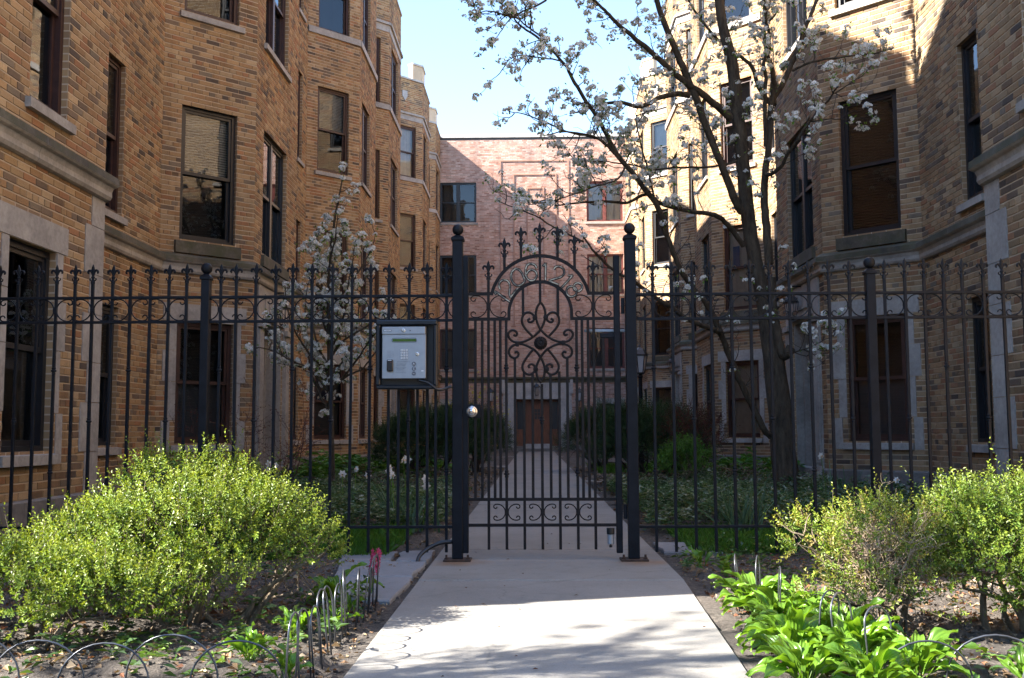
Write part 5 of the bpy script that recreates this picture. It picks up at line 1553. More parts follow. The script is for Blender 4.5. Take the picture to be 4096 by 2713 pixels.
def bush(name, loc, lobes, n_sprig, sprig, leaf, palette_, label, cat, mat, seed, stems=9, stem_r=.011, stem_mat='bush_wood', leaves_per=12, pair=True, shell=(.55, 1.0), up=.45, tipcol=None, dead=0, group=None, widthf=.5, flat=False, rough=.24):
    """lobes: (cx, cy, cz, rx, ry, rz, share) relative to loc; sprigs of small paired leaves all over the lobes."""
    global rng
    kr = rng; rng = np.random.default_rng(seed)
    r = tag(empty(name, loc), label, cat, group)
    tot = sum(l[6] for l in lobes); B = []; D = []
    for li, l in enumerate(lobes):
        n = int(n_sprig * l[6] / tot)
        d = unit(rng.normal(size=(n, 3))); d[:, 2] = np.where(d[:, 2] < -.35, -d[:, 2], d[:, 2])
        lm = lumpy(d, seed + li, rough)
        kp = rng.random(n) < np.clip((lm - .80) * 3.2 + .35, .25, 1.0); d = d[kp]; lm = lm[kp]; n = len(d)
        rad = rng.uniform(shell[0] ** 2, shell[1] ** 2, n) ** .5 * lm
        c = np.array(l[:3]); ax = np.array(l[3:6])
        B.append(c + d * ax * rad[:, None]); D.append(unit(d / ax * ax.mean() + np.array([0, 0, up]) + rng.normal(0, .42, (n, 3))))
    B = np.concatenate(B); D = np.concatenate(D)
    ok = B[:, 2] > .015; B, D = B[ok], D[ok]; n = len(B)
    L = rng.uniform(.5, 1.25, n) * sprig * np.where(rng.random(n) < .10, 1.75, 1.0)
    V = []; C = []; K = leaves_per
    pal = np.array(palette_); sc = pal[rng.integers(len(pal), size=n)] * rng.uniform(.8, 1.2, (n, 1))
    s1 = unit(np.cross(D, rng.normal(size=(n, 3)))); s2 = np.cross(D, s1)
    for k in range(K):
        t = (k + .8) / K
        p = B + D * (L * t)[:, None] + np.array([0, 0, 1]) * (L * .12 * t * t)[:, None]
        a = k * (PI / 2 if not flat else PI) + (k % 2) * PI * 0
        if pair: a = (k // 2) * PI / 2 + (k % 2) * PI
        if flat: a = (k % 2) * PI
        sd = s1 * math.cos(a) + s2 * math.sin(a)
        dr = D * (.55 + .35 * t) + sd * .9 + rng.normal(0, .18, (n, 3))
        ll = leaf * rng.uniform(.7, 1.2, n) * (1 - .3 * t)
        v, _ = leaf_quads(p, dr, ll, ll * widthf, .22, D)
        V.append(v)
        cc = sc * rng.uniform(.82, 1.18, (n, 1))
        if tipcol is not None: cc = cc * (1 - t ** 2 * .55) + np.array(tipcol) * t ** 2 * .55
        C.append(np.repeat(cc, 4, 0))
    V = np.concatenate(V); C = np.concatenate(C); F = np.arange(len(V)).reshape(-1, 4)
    o = link('foliage', mesh_np('foliage', V, F, M[mat], C), r); o['kind'] = 'stuff'
    t = Twigs()
    for i in range(stems):
        l = lobes[rng.integers(len(lobes))] if i >= len(lobes) else lobes[i]
        tgt = np.array(l[:3]) + rng.normal(0, .35, 3) * np.array(l[3:6])
        p0 = np.array([l[0] * .35 + rng.normal(0, .05), l[1] * .35 + rng.normal(0, .05), -.03])
        P = np.array([p0 + (tgt - p0) * (k / 6) + np.array([rng.normal(0, .02), rng.normal(0, .02), .05 * math.sin(k / 6 * PI)]) for k in range(7)])
        t.tube(P, stem_r * rng.uniform(.7, 1.2), stem_r * .4, 6)
        for k in range(5):
            d = unit(tgt - p0) * .4 + rng.normal(0, .6, 3) + [0, 0, .3]
            Q, _ = wiggle(P[rng.integers(2, 7)], d, np.mean(l[3:6]) * rng.uniform(.5, 1.0), 5, .2, .1)
            t.tube(Q, stem_r * .38, .0015, 4)
    idx = rng.integers(n, size=min(n, int(n * .25)))
    for i in idx: t.tube(np.array([B[i] - D[i] * .05, B[i], B[i] + D[i] * L[i] * .9]), .0017, .0009, 3)
    o = link('branching_stem', mesh_np('stems', np.concatenate(t.V), np.concatenate(t.F), M[stem_mat], smooth=True), r); o['kind'] = 'stuff'
    if dead:
        t = Twigs()
        for i in range(dead):
            l = lobes[0]; P, d = wiggle(np.array([l[0], l[1], .12]) + rng.normal(0, .05, 3), [rng.normal(0, .45), rng.normal(0, .45) - .15, 1], l[5] * rng.uniform(.9, 1.75), 8, .16, .1)
            t.tube(P, .005, .0012, 5)
            for k in range(10):
                Q, _ = wiggle(P[rng.integers(2, 9)], unit(d + rng.normal(0, .8, 3)), .12, 5, .3, .1); t.tube(Q, .0022, .0008, 3)
                for kk in range(3):
                    S, _ = wiggle(Q[rng.integers(1, 6)], rng.normal(size=3) + [0, 0, .4], .045, 3, .3, .1); t.tube(S, .0013, .0007, 3)
        link('dead_twigs', mesh_np('dead_twigs', np.concatenate(t.V), np.concatenate(t.F), M['dead_twig'], smooth=True), r)
    rng = kr
    return r

BOX = [(.115, .19, .022), (.15, .225, .028), (.085, .15, .022), (.18, .235, .036), (.13, .195, .036)]
TIP = (.30, .34, .035)
bush('boxwood_bush', (-1.49, 4.5, 0), [(0, 0, .36, .46, .40, .25, 5), (-.32, -.1, .27, .30, .30, .22, 2.3), (.30, -.02, .33, .30, .34, .23, 2.4), (-.04, .08, .53, .24, .24, .19, 1.7), (.16, .12, .47, .22, .22, .18, 1.2), (.54, -.02, .27, .12, .2, .18, .35), (-.10, -.28, .17, .42, .22, .14, 1.7), (-.58, .1, .20, .22, .28, .17, .9)],
     4000, .085, .0195, BOX, 'big rounded boxwood bush in full sun beside the walk, in front of the fence', 'bush', 'leaf', 101, 16, .013, leaves_per=14, tipcol=TIP)
bush('boxwood_bush', (-1.93, 4.0, 0), [(0, 0, .19, .36, .27, .18, 3), (.34, -.02, .15, .26, .22, .14, 1.4), (-.36, 0, .24, .3, .26, .19, 1.5)],
     1600, .08, .0205, BOX, 'low spreading boxwood bush at the picture edge, front of the big bush', 'bush', 'leaf', 102, 9, .012, leaves_per=14, tipcol=TIP)
bush('boxwood_bush', (1.36, 4.2, 0), [(0, 0, .31, .24, .25, .19, 3), (-.20, .12, .34, .17, .18, .12, 1.2), (.05, .05, .20, .30, .28, .18, 2.2), (-.1, -.1, .14, .28, .2, .1, .8)],
     900, .08, .0195, BOX + [(.19, .17, .04), (.22, .17, .06)], 'thin boxwood bush with many bare tan dead twigs behind the hostas', 'bush', 'leaf', 103, 12, .011, leaves_per=13, tipcol=TIP, dead=26)
bush('boxwood_bush', (1.93, 4.25, 0), [(0, 0, .35, .37, .36, .29, 5), (.24, .05, .36, .26, .28, .24, 1.6), (-.14, -.1, .27, .22, .24, .18, 1.4), (.1, -.25, .17, .3, .22, .14, 1.4)],
     2900, .085, .0195, [(.085, .16, .02), (.10, .185, .02), (.07, .125, .018), (.12, .19, .03)], 'tall bright boxwood bush at the picture edge, next to the half-dead one', 'bush', 'leaf', 104, 13, .014, leaves_per=14, tipcol=TIP)

YEW = [(.018, .045, .014), (.026, .060, .018), (.032, .066, .022), (.020, .040, .016)]
def yew(loc, lobes, n, label, seed, pal=YEW, name='yew_bush', cat='bush'):
    return bush(name, loc, lobes, n, .15, .05, pal, label, cat, 'needle', seed, 12, .022, 'twig', leaves_per=12, flat=True, widthf=.26, shell=(.62, 1.02), up=.25, tipcol=(.045, .085, .02))
yew((-1.58, 15.9, 0), [(0, 0, .60, .74, .74, .50, 4), (.40, .3, .55, .42, .5, .46, 2), (-.38, -.15, .50, .42, .5, .40, 1.5)], 3400, 'dark green yew bush beside the walk, nearest behind the keypad', 201)
yew((-1.22, 20.6, 0), [(0, 0, .66, .72, .85, .55, 4), (.25, .4, .6, .5, .6, .5, 2)], 2200, 'dark green yew bush on the sapling side, farther one by the door', 202)
yew((1.72, 15.5, 0), [(0, 0, .60, .74, .74, .50, 4), (-.36, .3, .55, .44, .5, .46, 2), (.42, -.1, .5, .42, .5, .42, 1.5)], 3400, 'dark green yew bush beside the walk, seen past the hinged gate post', 203)
yew((1.35, 20.9, 0), [(0, 0, .66, .74, .9, .55, 4), (-.25, .5, .6, .5, .6, .5, 2)], 2200, 'dark green yew bush on the lamp post side, farther one by the door', 204)
bush('barberry_bush', (2.12, 14.2, 0), [(0, 0, .72, .42, .42, .42, 3), (.2, .2, .62, .35, .4, .42, 1)], 700, .15, .028, [(.08, .022, .02), (.06, .024, .018), (.10, .035, .024), (.06, .06, .025)], 'dark red-leaved barberry bush in front of the lit-top wing', 'bush', 'leaf_dull', 205, 10, .012, 'red_twig', leaves_per=10, shell=(.3, 1.0))
bush('young_shrub', (1.80, 12.7, 0), [(0, 0, .40, .24, .24, .24, 1)], 240, .12, .05, [(.07, .16, .025), (.09, .19, .03)], 'small bright green leafy shrub under the red barberry', 'shrub', 'leaf_dull', 206, 6, .008, leaves_per=10)

# ---- ground cover, lawn (uncountable)
def scatter_rosettes(name, label, cat, areas, n, leaf, pal, seed, h=(.08, .22), mat='leaf', per=7, widthf=.5):
    global rng
    kr = rng; rng = np.random.default_rng(seed)
    P = []
    At = sum((a[1] - a[0]) * (a[3] - a[2]) for a in areas)
    for a in areas:
        k = int(n * (a[1] - a[0]) * (a[3] - a[2]) / At)
        P.append(np.stack([rng.uniform(a[0], a[1], k), rng.uniform(a[2], a[3], k), rng.uniform(h[0], h[1], k) * (.6 + .6 * value_noise(rng.uniform(0, 1, k), rng.uniform(0, 1, k), .2, seed))], 1))
    P = np.concatenate(P); n = len(P)
    P[:, 2] *= .5 + value_noise(P[:, 0] + 40, P[:, 1] + 40, .5, seed + 1)
    V = []; C = []; pal = np.array(pal); c0 = pal[rng.integers(len(pal), size=n)]
    a0 = rng.uniform(0, 6.28, n)
    for k in range(per):
        a = a0 + k * 2.4
        d = np.stack([np.cos(a), np.sin(a), rng.uniform(-.1, .6, n)], 1)
        ll = leaf * rng.uniform(.6, 1.25, n)
        v, _ = leaf_quads(P + rng.normal(0, .01, (n, 3)) - np.array([0, 0, .012 * (k % 3)]), d, ll, ll * widthf, .2, np.array([[0, 0, 1.0]]))
        V.append(v); C.append(np.repeat(c0 * rng.uniform(.75, 1.25, (n, 1)), 4, 0))
    V = np.concatenate(V); C = np.concatenate(C)
    o = tag(link(name, mesh_np(name, V, np.arange(len(V)).reshape(-1, 4), M[mat], C)), label, cat, None, 'stuff')
    rng = kr
    return o
GC = [(.06, .125, .04), (.085, .155, .055), (.12, .18, .085), (.05, .10, .035), (.27, .31, .24)]
scatter_rosettes('ground_cover', 'low dark ground cover around the pear trunk behind the fence', 'ground cover', [(.9, 3.7, 8.3, 11.6), (.95, 2.3, 11.6, 14.0), (1.3, 3.6, 11.6, 13.5)], 8000, .045, GC, 301)
scatter_rosettes('ground_cover', 'low dark ground cover behind the fence on the keypad side', 'ground cover', [(-3.7, -.72, 8.2, 11.6), (-3.4, -.9, 11.6, 14.5)], 7000, .045, GC, 302)
scatter_rosettes('weeds', 'scattered low weeds and seedlings in the soil along the fence', 'weeds', [(.86, 2.4, 5.6, 7.2), (-2.6, -1.25, 5.6, 7.0), (-1.2, -.72, 3.2, 5.2), (-2.6, -1.0, 3.3, 4.2), (1.3, 2.4, 3.3, 4.0)], 420, .05, [(.07, .14, .03), (.10, .17, .03), (.05, .10, .03)], 303, (.02, .09), per=6, widthf=.4)
scatter_rosettes('border_plants', 'bright green leafy border at the foot of the wing behind the pear trunk', 'border plants', [(1.9, 3.9, 15.6, 18.5), (-3.9, -1.5, 15.6, 20)], 900, .13, [(.07, .17, .025), (.09, .2, .03)], 304, (.1, .35), 'leaf_dull')
scatter_rosettes('undergrowth', 'brownish leafless undergrowth behind the ground cover', 'undergrowth', [(1.2, 3.2, 13.2, 15.4), (-2.4, -.9, 12.2, 15.0)], 1100, .09, [(.10, .06, .035), (.07, .05, .025), (.05, .06, .02)], 305, (.08, .3), 'leaf_dull', 6, .2)
def grass(name, label, areas, n, seed, hgt=.07):
    global rng
    kr = rng; rng = np.random.default_rng(seed); P = []
    At = sum((a[1] - a[0]) * (a[3] - a[2]) for a in areas)
    for a in areas:
        k = int(n * (a[1] - a[0]) * (a[3] - a[2]) / At); P.append(np.stack([rng.uniform(a[0], a[1], k), rng.uniform(a[2], a[3], k), np.zeros(k)], 1))
    P = np.concatenate(P); n = len(P); P[:, 2] = soil_height(P[:, 0], P[:, 1]) - .005
    d = unit(rng.normal(0, .35, (n, 3)) + [0, 0, 1]); s = unit(np.cross(d, rng.normal(size=(n, 3)))); L = rng.uniform(.6, 1.3, n)[:, None] * hgt
    bend = np.stack([rng.normal(0, .3, n), rng.normal(0, .3, n), np.zeros(n)], 1) * L
    w = .0028
    V = np.stack([P - s * w, P + s * w, P + d * L * .6 + s * w * .7 + bend * .3, P + d * L + bend], 1).reshape(-1, 3)
    c = np.repeat(np.array([[.06, .15, .018]]) * rng.uniform(.7, 1.4, (n, 1)), 4, 0)
    tag(link(name, mesh_np(name, V, np.arange(n * 4).reshape(-1, 4), M['grass'], c)), label, 'grass', None, 'stuff'); rng = kr
grass('lawn_grass', 'strip of green lawn behind the fence on the keypad side', [(-3.6, -.95, 6.75, 8.3)], 26000, 311)
grass('lawn_grass', 'strip of green lawn behind the fence in front of the pear tree', [(1.05, 3.8, 6.9, 8.5)], 26000, 312)
grass('lawn_grass', 'patches of bright lawn beyond the yew bushes', [(1.2, 3.6, 19.5, 23.5), (-3.6, -1.5, 20.5, 23)], 14000, 313, .12)

# ---- hostas: each leaf its own part
def hosta_leaf(seed, blade=.150, w=.058, pet=.085):
    r = np.random.default_rng(seed); ns = 9; V = []; F = []
    lift = r.uniform(.9, 1.25); droop = r.uniform(1.0, 1.7); twist = r.normal(0, .25)
    a = lift; p = np.array([0., 0., 0.]); c = [p.copy()]; ang = [a]
    for i in range(ns + 3):
        st = pet / 3 if i < 3 else blade / ns
        if i >= 3: a -= droop / ns
        p = p + np.array([math.cos(a), 0, math.sin(a)]) * st; c.append(p.copy()); ang.append(a)
    for i, (q, a) in enumerate(zip(c, ang)):
        t = max(0, (i - 3)) / ns
        hw = .004 if i < 3 else max(.0035 if i < len(c) - 1 else .0003, w * .5 * (math.sin(PI * min(1, t * .93 + .07) ** .72)) ** .9)
        n = np.array([-math.sin(a), 0, math.cos(a)])
        wav = .010 * math.sin(i * 1.3 + seed) * (1 if i > 3 else 0)
        tw = twist * t
        for s_, k in ((-1, 1), (-.5, .5), (0, 0), (.5, .5), (1, 1)):
            y = s_ * hw
            V.append(q + np.array([0, y * math.cos(tw), y * math.sin(tw)]) + n * (abs(s_) * hw * .42 + wav * s_ * abs(s_) - (0.004 * (abs(s_) == .5) if i > 3 else 0)))
    for i in range(len(c) - 1):
        for k in range(4): F.append([i * 5 + k, i * 5 + k + 1, i * 5 + 6 + k, i * 5 + 5 + k])
    return mesh_np('leaf', np.array(V), np.array(F), M['hosta'], smooth=True)
HL = [hosta_leaf(i) for i in range(9)]
HN = [hosta_leaf(20 + i, .105, .036, .05) for i in range(6)]
def hosta(loc, n, size, label, name='hosta_plant', leaves=None, tilt=(-.25, .35), group='hosta clumps by the walk', lean=None):
    n = int(n * 1.9) if name == 'hosta_plant' else n
    r = tag(empty(name, (loc[0], loc[1], float(soil_height(np.array(loc[0]), np.array(loc[1]))) - .005)), label, 'plant', group)
    a0 = rng.uniform(0, 6)
    for i in range(n):
        a = a0 + i * 2.4 + rng.normal(0, .2); inner = i / n
        rot = Matrix.Rotation(a, 3, 'Z') @ Matrix.Rotation(rng.uniform(*tilt) - .5 * inner + .25, 3, 'Y') @ Matrix.Rotation(rng.normal(0, .25), 3, 'X')
        link('leaf', (leaves or HL)[rng.integers(len(leaves or HL))], r, (math.cos(a) * .03 * rng.random(), math.sin(a) * .03 * rng.random(), 0), rot.to_euler(), size * rng.uniform(.75, 1.15))
    return r
hl = [((.97, 4.78), 17, 1.0, 'hosta clump nearest the shadow line, darker green at the far end of the row'),
      ((1.16, 4.62), 13, .95, 'hosta clump just behind the far end of the hosta row, by the bush'),
      ((.99, 4.40), 16, 1.0, 'second hosta clump from the gate along the walk edge'),
      ((1.19, 4.28), 14, .95, 'hosta clump in the second row, nearest the half-dead bush twigs'),
      ((.94, 4.06), 16, .95, 'third hosta clump from the gate, leaning over the walk'),
      ((1.13, 3.96), 15, 1.0, 'hosta clump right behind the tallest wire hoop'),
      ((.90, 3.74), 15, .95, 'fourth hosta clump from the gate along the walk edge'),
      ((1.07, 3.62), 14, .9, 'hosta clump between the wire hoops near the lower picture edge'),
      ((.86, 3.44), 13, .9, 'lowest hosta clump spreading its leaves onto the pavement'),
      ((1.22, 3.48), 13, .9, 'hosta clump below the half-dead bush near the lower picture edge'),
      ((1.02, 3.30), 12, .85, 'hosta clump cut by the lower picture edge')]
for loc, n, s, lb in hl: hosta(loc, n, s, lb)
for loc, n, s, lb in (((-.93, 4.15), 16, .95, 'bright clump of young upright leaves behind the leaning wire hoops'), ((-.83, 4.28), 10, .8, 'smaller clump of young leaves against the wire hoops'), ((-.97, 3.62), 14, .8, 'shaded clump of young leaves below the sunlit one'), ((-.80, 3.42), 12, .75, 'clump of young leaves at the walk corner, lowest of that bed'), ((-.82, 4.72), 9, .6, 'small tuft of bright shoots at the foot of the last hoop'), ((-1.93, 3.42), 8, .9, 'few bright shoots at the lower picture corner inside the hoops'), ((1.55, 3.42), 10, .85, 'bright shoots beside the hoops under the half-dead bush'),
                         ((1.05, 5.9), 7, .9, 'single tuft of upright leaves in front of the fence by the flagstone'), ((.98, 6.3), 6, .9, 'tuft of pale upright leaves right under the fence bottom rail')):
    hosta(loc, n, s, lb, 'sprouting_plant', HN, (-.75, -.05), 'sprouting clumps in the front beds')
hosta((-.93, 5.0), 12, .95, 'dark green broad-leaved plant with the pink flower spike', 'hyacinth_leaves_plant', HL, (-.2, .4), None)

# hyacinth
def hyacinth(loc):
    r = tag(empty('hyacinth_flower', loc), 'pink hyacinth flower spike beside the flagstones', 'flower')
    b = MB(); b.tube([(0, 0, 0), (.012, -.005, .10), (.028, -.01, .21)], .0045, 6); b.build('stem', M['hosta'], r, local=True)
    V = []; F = []; C = []; n = 0
    for i in range(34):
        t = i / 34; c = np.array([.012 + .018 * t, -.005, .10 + .12 * t]); a = i * 2.4
        o = np.array([math.cos(a), math.sin(a), .1]); c2 = c + o * .022
        for k in range(5):
            b_ = 2 * PI * k / 5; u = unit(np.cross(o, [0, 0, 1.])); w = np.cross(o, u); e = u * math.cos(b_) + w * math.sin(b_); tt = -u * math.sin(b_) + w * math.cos(b_)
            V += [c2 - o * .008, c2 + e * .007 + tt * .004, c2 + e * .015 + o * .004, c2 + e * .007 - tt * .004]; F.append([n, n + 1, n + 2, n + 3]); n += 4
            g = rng.uniform(.8, 1.2); C += [(.55 * g, .07 * g, .16 * g)] * 4
    link('florets', mesh_np('florets', np.array(V), np.array(F), M['petal'], np.array(C)), r)
hyacinth((-.80, 5.18, 0))

# daffodils: blades, stems, flowers
def daffodil_mesh():
    V = []; F = []; C = []; n = 0
    for k in range(6):
        a = 2 * PI * k / 6; e = np.array([math.cos(a), 0, math.sin(a)]); t = np.array([-math.sin(a), 0, math.cos(a)])
        V += [np.zeros(3), e * .02 + t * .012 + [0, .003, 0], e * .038 + [0, .004, 0], e * .02 - t * .012 + [0, .003, 0]]; F.append([n, n + 1, n + 2, n + 3]); n += 4; C += [(.78, .78, .74)] * 4
    m = 8
    for k in range(m):
        a = 2 * PI * k / m; b = 2 * PI * (k + 1) / m
        V += [np.array([math.cos(a) * .006, 0, math.sin(a) * .006]), np.array([math.cos(b) * .006, 0, math.sin(b) * .006]), np.array([math.cos(b) * .011, -.016, math.sin(b) * .011]), np.array([math.cos(a) * .011, -.016, math.sin(a) * .011])]; F.append([n, n + 1, n + 2, n + 3]); n += 4; C += [(.80, .60, .42)] * 4
    return mesh_np('flower_head', np.array(V), np.array(F), M['petal'], np.array(C))
DAF = daffodil_mesh()
def daffodil(loc, blades, heads, h, label, dark=True):
    z = float(soil_height(np.array(loc[0]), np.array(loc[1])))
    r = tag(empty('daffodil_clump', (loc[0], loc[1], z)), label, 'flowers', 'daffodil clumps behind the fence')
    V = []; F = []; C = []; n = 0
    for i in range(int(blades * 1.6)):
        p = np.array([rng.normal(0, .07), rng.normal(0, .05), 0]); d = np.array([rng.normal(0, .28), rng.normal(0, .22), 1.0]); L = h * rng.uniform(.6, 1.1); s = unit(np.cross(d, rng.normal(size=3))) * rng.uniform(.007, .011)
        g = rng.uniform(.7, 1.25); bend = np.array([d[0], d[1], -.35]) * L * rng.uniform(.1, .55)
        for k in range(5):
            t = k / 4; c = p + unit(d) * L * t + bend * t * t
            V += [c - s * (1 - t * .7), c + s * (1 - t * .7)]; C += [(.085 * g, .155 * g, .085 * g)] * 2
            if k: F.append([n + 2 * k - 2, n + 2 * k - 1, n + 2 * k + 1, n + 2 * k])
        n += 10
    link('blades', mesh_np('blades', np.array(V), np.array(F), M['leaf_dull'], np.array(C)), r)
    for i in range(heads):
        p = np.array([rng.normal(0, .10), rng.normal(0, .06), 0]); q = p + [rng.normal(0, .04), rng.normal(0, .03) - .02, h * rng.uniform(.95, 1.25)]
        b = MB(); b.tube([tuple(p), tuple((p + q) / 2 + [.01, 0, 0]), tuple(q)], .0035, 5); st = b.build('stem', M['hosta'], r, local=True)
        link('flower_head', DAF, st, tuple(q), (rng.normal(.2, .3), 0, rng.normal(0, .6)), rng.uniform(.9, 1.2))
for a in (((-1.12, 8.7), 34, 5, .46, 'big daffodil clump with five white flowers below the keypad'), ((-.88, 8.25), 10, 2, .36, 'pair of white daffodils nearest the gate post'), ((-2.35, 9.6), 26, 3, .42, 'daffodil clump under the small blossoming tree'), ((-2.95, 9.3), 24, 1, .40, 'daffodil clump with a single flower in front of the shaded entrance'),
          ((-1.78, 10.0), 22, 3, .40, 'daffodil clump between the small tree and the keypad'), ((-1.40, 10.4), 14, 2, .38, 'far daffodil clump in front of the yew'), ((1.55, 8.0), 34, 0, .50, 'tall clump of blue-green daffodil leaves without flowers'), ((3.05, 10.6), 20, 1, .5, 'daffodil clump with one flower beside the pear trunk'),
          ((3.2, 9.5), 18, 1, .36, 'daffodil clump with one flower in front of the fence post window'), ((3.55, 9.2), 22, 0, .4, 'leafy daffodil clump without flowers near the corner stones'), ((2.6, 9.0), 12, 0, .3, 'low tuft of daffodil leaves in the ground cover')):
    daffodil(*a)

# ---- wire edging hoops
def hoop_mesh(w, h, r=.0034):
    b = MB(); pts = [(-w / 2, 0, -.08)] + [(w / 2 * math.cos(a) , 0, h - w / 2 * .9 + w / 2 * .9 * math.sin(a)) for a in np.linspace(PI, 0, 15)] + [(w / 2, 0, -.08)]
    b.tube(pts, r, 7); return b.mesh('wire_hoop', M['wire'], smooth=True)
HW = [hoop_mesh(.29, .15), hoop_mesh(.30, .165), hoop_mesh(.28, .14)]
HT = [hoop_mesh(.13, .235), hoop_mesh(.14, .25), hoop_mesh(.13, .22)]
ORD = ['first', 'second', 'third', 'fourth', 'fifth', 'sixth', 'seventh', 'eighth', 'ninth', 'tenth', 'eleventh', 'twelfth']
def hoops(pts, rz, meshes, where, tilt=.0):
    for i, p in enumerate(pts):
        o = link('wire_hoop', meshes[i % len(meshes)], None, (p[0], p[1], -.005), (rng.normal(tilt, .06), rng.normal(0, .05), rz + rng.normal(0, .08)))
        tag(o, '%s wire edging hoop %s' % (ORD[i], where), 'wire hoop', 'wire edging hoops')
hoops([(-.735 + .012 * math.sin(i), 4.88 - i * .165) for i in range(11)], PI / 2, HT, 'from the gate along the keypad side of the walk')
hoops([(-.93 - i * .21, 3.33 + .012 * (i % 2)) for i in range(6)], .05, HW, 'from the walk in the front row below the big bush')
hoops([(.93, 4.88), (.98, 4.7), (1.03, 4.55)], PI / 2 - .3, HT, 'from the gate, half hidden by the hosta row')
hoops([(1.02, 3.78), (1.05, 3.63), (1.13, 3.52)], .7, HT, 'of the tall three at the bend by the hostas')
hoops([(1.20 + i * .22, 3.33 + .012 * (i % 2)) for i in range(4)], -.05, HW, 'from the hostas in the front row under the half-dead bush')

# ---- litter and clods
def litter(name, label, areas, n, size, pal, seed, mat='litter'):
    global rng
    kr = rng; rng = np.random.default_rng(seed); P = []
    At = sum((a[1] - a[0]) * (a[3] - a[2]) for a in areas)
    for a in areas:
        k = int(n * (a[1] - a[0]) * (a[3] - a[2]) / At); P.append(np.stack([rng.uniform(a[0], a[1], k), rng.uniform(a[2], a[3], k), np.zeros(k)], 1))
    P = np.concatenate(P); P[:, 2] = soil_height(P[:, 0], P[:, 1]) + .006; n = len(P)
    d = rng.normal(size=(n, 3)); d[:, 2] *= .35
    L = rng.uniform(.4, 1.5, n) * size
    V, F = leaf_quads(P, d, L, L * rng.uniform(.3, .8, n), .35, np.array([[0, 0, 1.0]]))
    pal = np.array(pal); c = np.repeat(pal[rng.integers(len(pal), size=n)] * rng.uniform(.6, 1.3, (n, 1)), 4, 0)
    tag(link(name, mesh_np(name, V, F, M[mat], c)), label, 'leaf litter', None, 'stuff'); rng = kr
DRY = [(.22, .13, .07), (.28, .19, .11), (.13, .085, .05), (.32, .25, .17), (.18, .08, .045)]
litter('leaf_litter', 'dry brown leaves and mulch chips on the soil of the front beds', [(-3.6, -.66, 2.9, 6.6), (.84, 3.4, 2.9, 6.6)], 9500, .028, DRY, 401)
litter('leaf_litter', 'dead leaves on the soil of the courtyard beds behind the fence', [(-3.8, -.7, 6.6, 16), (.86, 3.8, 6.6, 16)], 3800, .05, DRY, 402)
litter('leaf_litter', 'coarse mulch lying along the walk under the yew bushes', [(-2.0, -.68, 14, 24), (.85, 2.2, 14, 24)], 2600, .06, [(.20, .17, .14), (.12, .10, .08), (.26, .22, .18)], 403)
def clods(n, areas, seed):
    global rng
    kr = rng; rng = np.random.default_rng(seed); b = MB()
    ico = [(0, 0, 1), (.89, 0, .45), (.28, .85, .45), (-.72, .53, .45), (-.72, -.53, .45), (.28, -.85, .45), (.72, .53, -.45), (-.28, .85, -.45), (-.89, 0, -.45), (-.28, -.85, -.45), (.72, -.53, -.45), (0, 0, -1)]
    fs = [(0, 1, 2), (0, 2, 3), (0, 3, 4), (0, 4, 5), (0, 5, 1), (1, 6, 2), (2, 7, 3), (3, 8, 4), (4, 9, 5), (5, 10, 1), (6, 7, 2), (7, 8, 3), (8, 9, 4), (9, 10, 5), (10, 6, 1), (11, 7, 6), (11, 8, 7), (11, 9, 8), (11, 10, 9), (11, 6, 10)]
    for i in range(n):
        a = areas[rng.integers(len(areas))]; x, y = rng.uniform(a[0], a[1]), rng.uniform(a[2], a[3]); s = rng.uniform(.006, .02) * (2 if rng.random() < .06 else 1)
        z = float(soil_height(np.array(x), np.array(y))); k = rng.uniform(.6, 1.2, 3)
        g = rng.uniform(.6, 1.6)
        b.add([(x + p[0] * s * k[0] * rng.uniform(.75, 1.2), y + p[1] * s * k[1] * rng.uniform(.75, 1.2), z + p[2] * s * k[2] * .7) for p in ico], fs)
    tag(b.build('soil_clods', M['soil']), 'loose clods and pebbles on the bare soil of the front beds', 'soil', None, 'stuff'); rng = kr
clods(2600, [(-2.6, -.66, 2.9, 5.6), (.84, 2.6, 2.9, 5.6)], 404)
def path_debris():
    P = np.stack([rng.uniform(PXL, PXR, 46), rng.uniform(3.3, 12, 46), np.full(46, .004)], 1); d = rng.normal(size=(46, 3)); d[:, 2] = 0
    V, F = leaf_quads(P, d, rng.uniform(.008, .03, 46), .009, .2, np.array([[0, 0, 1.0]]))
    c = np.repeat(np.array(DRY)[rng.integers(5, size=46)] * .6, 4, 0)
    tag(link('leaf_litter', mesh_np('leaf_litter', V, F, M['litter'], c)), 'a few dark leaf scraps lying on the concrete walk', 'leaf litter', None, 'stuff')
path_debris()

# ---- lamp post in the courtyard, things in the windows
lp = at(2561, 1500, 22.0)
r = tag(empty('lamp_post', (lp.x, 22.0, 0)), 'black courtyard lamp post with glazed lantern, just right of the gate', 'lamp post')
b = MB(); b.lathe([(.10, -.05), (.10, .08), (.06, .14), (.045, .5), (.04, 1.9), (.06, 1.93), (.03, 1.98)], (0, 0, 0), 12); b.build('post', M['iron'], r, local=True)
lo = lantern(None, 0, 0, 1.98, .62, 'lantern_head'); lo.parent = r
fp = pan_l[7]
flag = tag(empty('flag_case', fp.pt(.62, 1.45, -.155)), 'folded navy flag with white stars in a triangular case behind a window', 'flag')
b = MB(); b.add([fp.pt(.40, 1.5, -.15), fp.pt(.98, 1.5, -.15), fp.pt(.69, 1.80, -.15), fp.pt(.40, 1.5, -.20), fp.pt(.98, 1.5, -.20), fp.pt(.69, 1.80, -.20)], [(0, 1, 2), (5, 4, 3), (0, 3, 4, 1), (1, 4, 5, 2), (2, 5, 3, 0)])
b.build('folded_flag', M['navy'], flag)
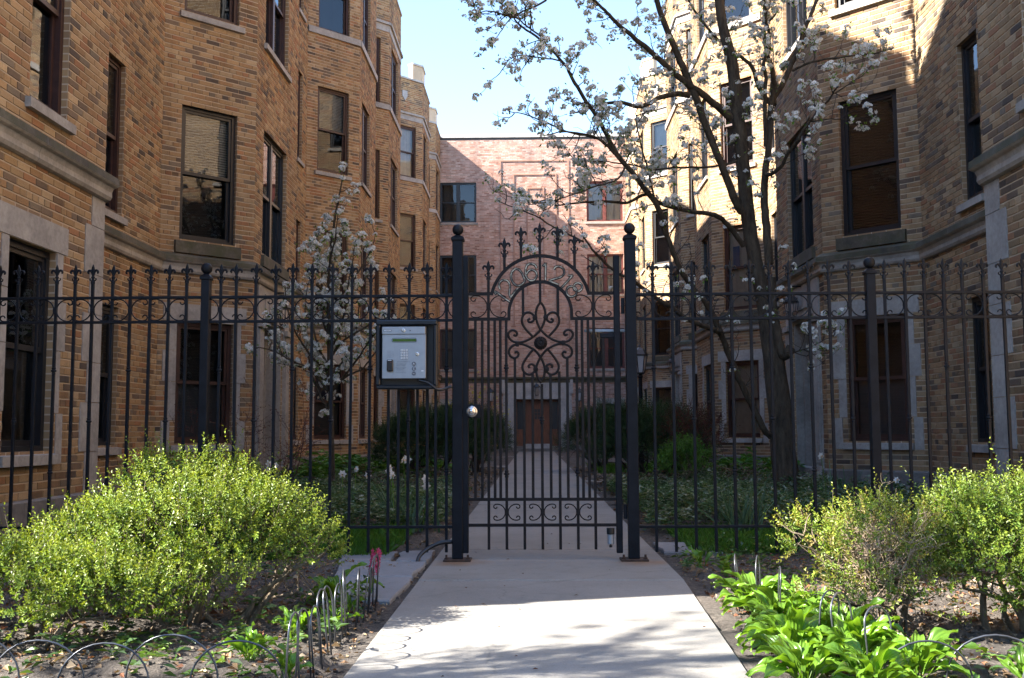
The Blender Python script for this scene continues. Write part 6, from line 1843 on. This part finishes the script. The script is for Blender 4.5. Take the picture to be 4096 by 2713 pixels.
for (u, z) in ((.49, 1.56), (.62, 1.56), (.76, 1.57), (.89, 1.56), (.69, 1.70)):
    b = MB(); pts = [fp.pt(u + math.sin(2 * PI * k / 10) * (.045 if k % 2 == 0 else .018), z + math.cos(2 * PI * k / 10) * (.045 if k % 2 == 0 else .018), -.147) for k in range(10)]
    b.add(pts, [tuple(range(9, -1, -1))]); b.build('star', M['white_paint'], flag)
cp = pan_r[7]
b = MB(); cp.box(b, .45, .62, 4.35, 4.85, -.155, -.15)
tag(b.build('window_card', M['blue_card']), 'small blue card in a second-floor window behind the pear trunk', 'card')

# ---- what stands across the street and beside the walk behind the camera (seen in the glass, and as dappled shade)
b = MB(); b.add([(-60, -30, 0), (60, -30, 0), (60, -30, 11), (-60, -30, 11), (-60, -42, 0), (60, -42, 0), (60, -42, 11), (-60, -42, 11)], [(3, 2, 1, 0), (0, 1, 5, 4), (4, 5, 6, 7), (3, 7, 6, 2), (0, 4, 7, 3), (1, 2, 6, 5)], 0, [(0, 0), (120, 0), (120, 11), (0, 11)] * 2)
tag(b.build('street_background', M['roof'], None, uv=True), kind='structure')

st = tag(empty('street_tree', (-6.7, 1.5, -0.1)), 'street tree standing outside the picture that dapples the front walk with shade', 'tree')
lim = [([Vector((-6.7, 1.5, -.1)), Vector((-6.68, 1.5, 1.5)), Vector((-6.65, 1.55, 3.2)), Vector((-6.6, 1.6, 4.8)), Vector((-6.5, 1.6, 7.4))], .12, .03, .6)]
for k in range(13):
    a = k * 2.4; z = 4.0 + .24 * k; q = 1.0 - .03 * k
    lim.append(([Vector((-6.65, 1.55, z)), Vector((-6.65 + .6 * q * math.cos(a), 1.55 + .5 * q * math.sin(a), z + .4)), Vector((-6.65 + 1.4 * q * math.cos(a), 1.55 + 1.1 * q * math.sin(a), z + .8))], .04, .008, 1.1))
grow_tree(st, lim, 4.5, .7, 3, .42, 0, 0, 77, 1.2)
bush('tall_shrub', (-2.98, 2.72, 0), [(0, 0, 2.15, .42, .40, .38, 2), (.15, .1, 2.5, .25, .25, .2, .7)], 620, .10, .03, BOX, 'tall shrub outside the picture edge whose lacy shade falls on the walk', 'shrub', 'leaf', 109, 8, .014, leaves_per=10)
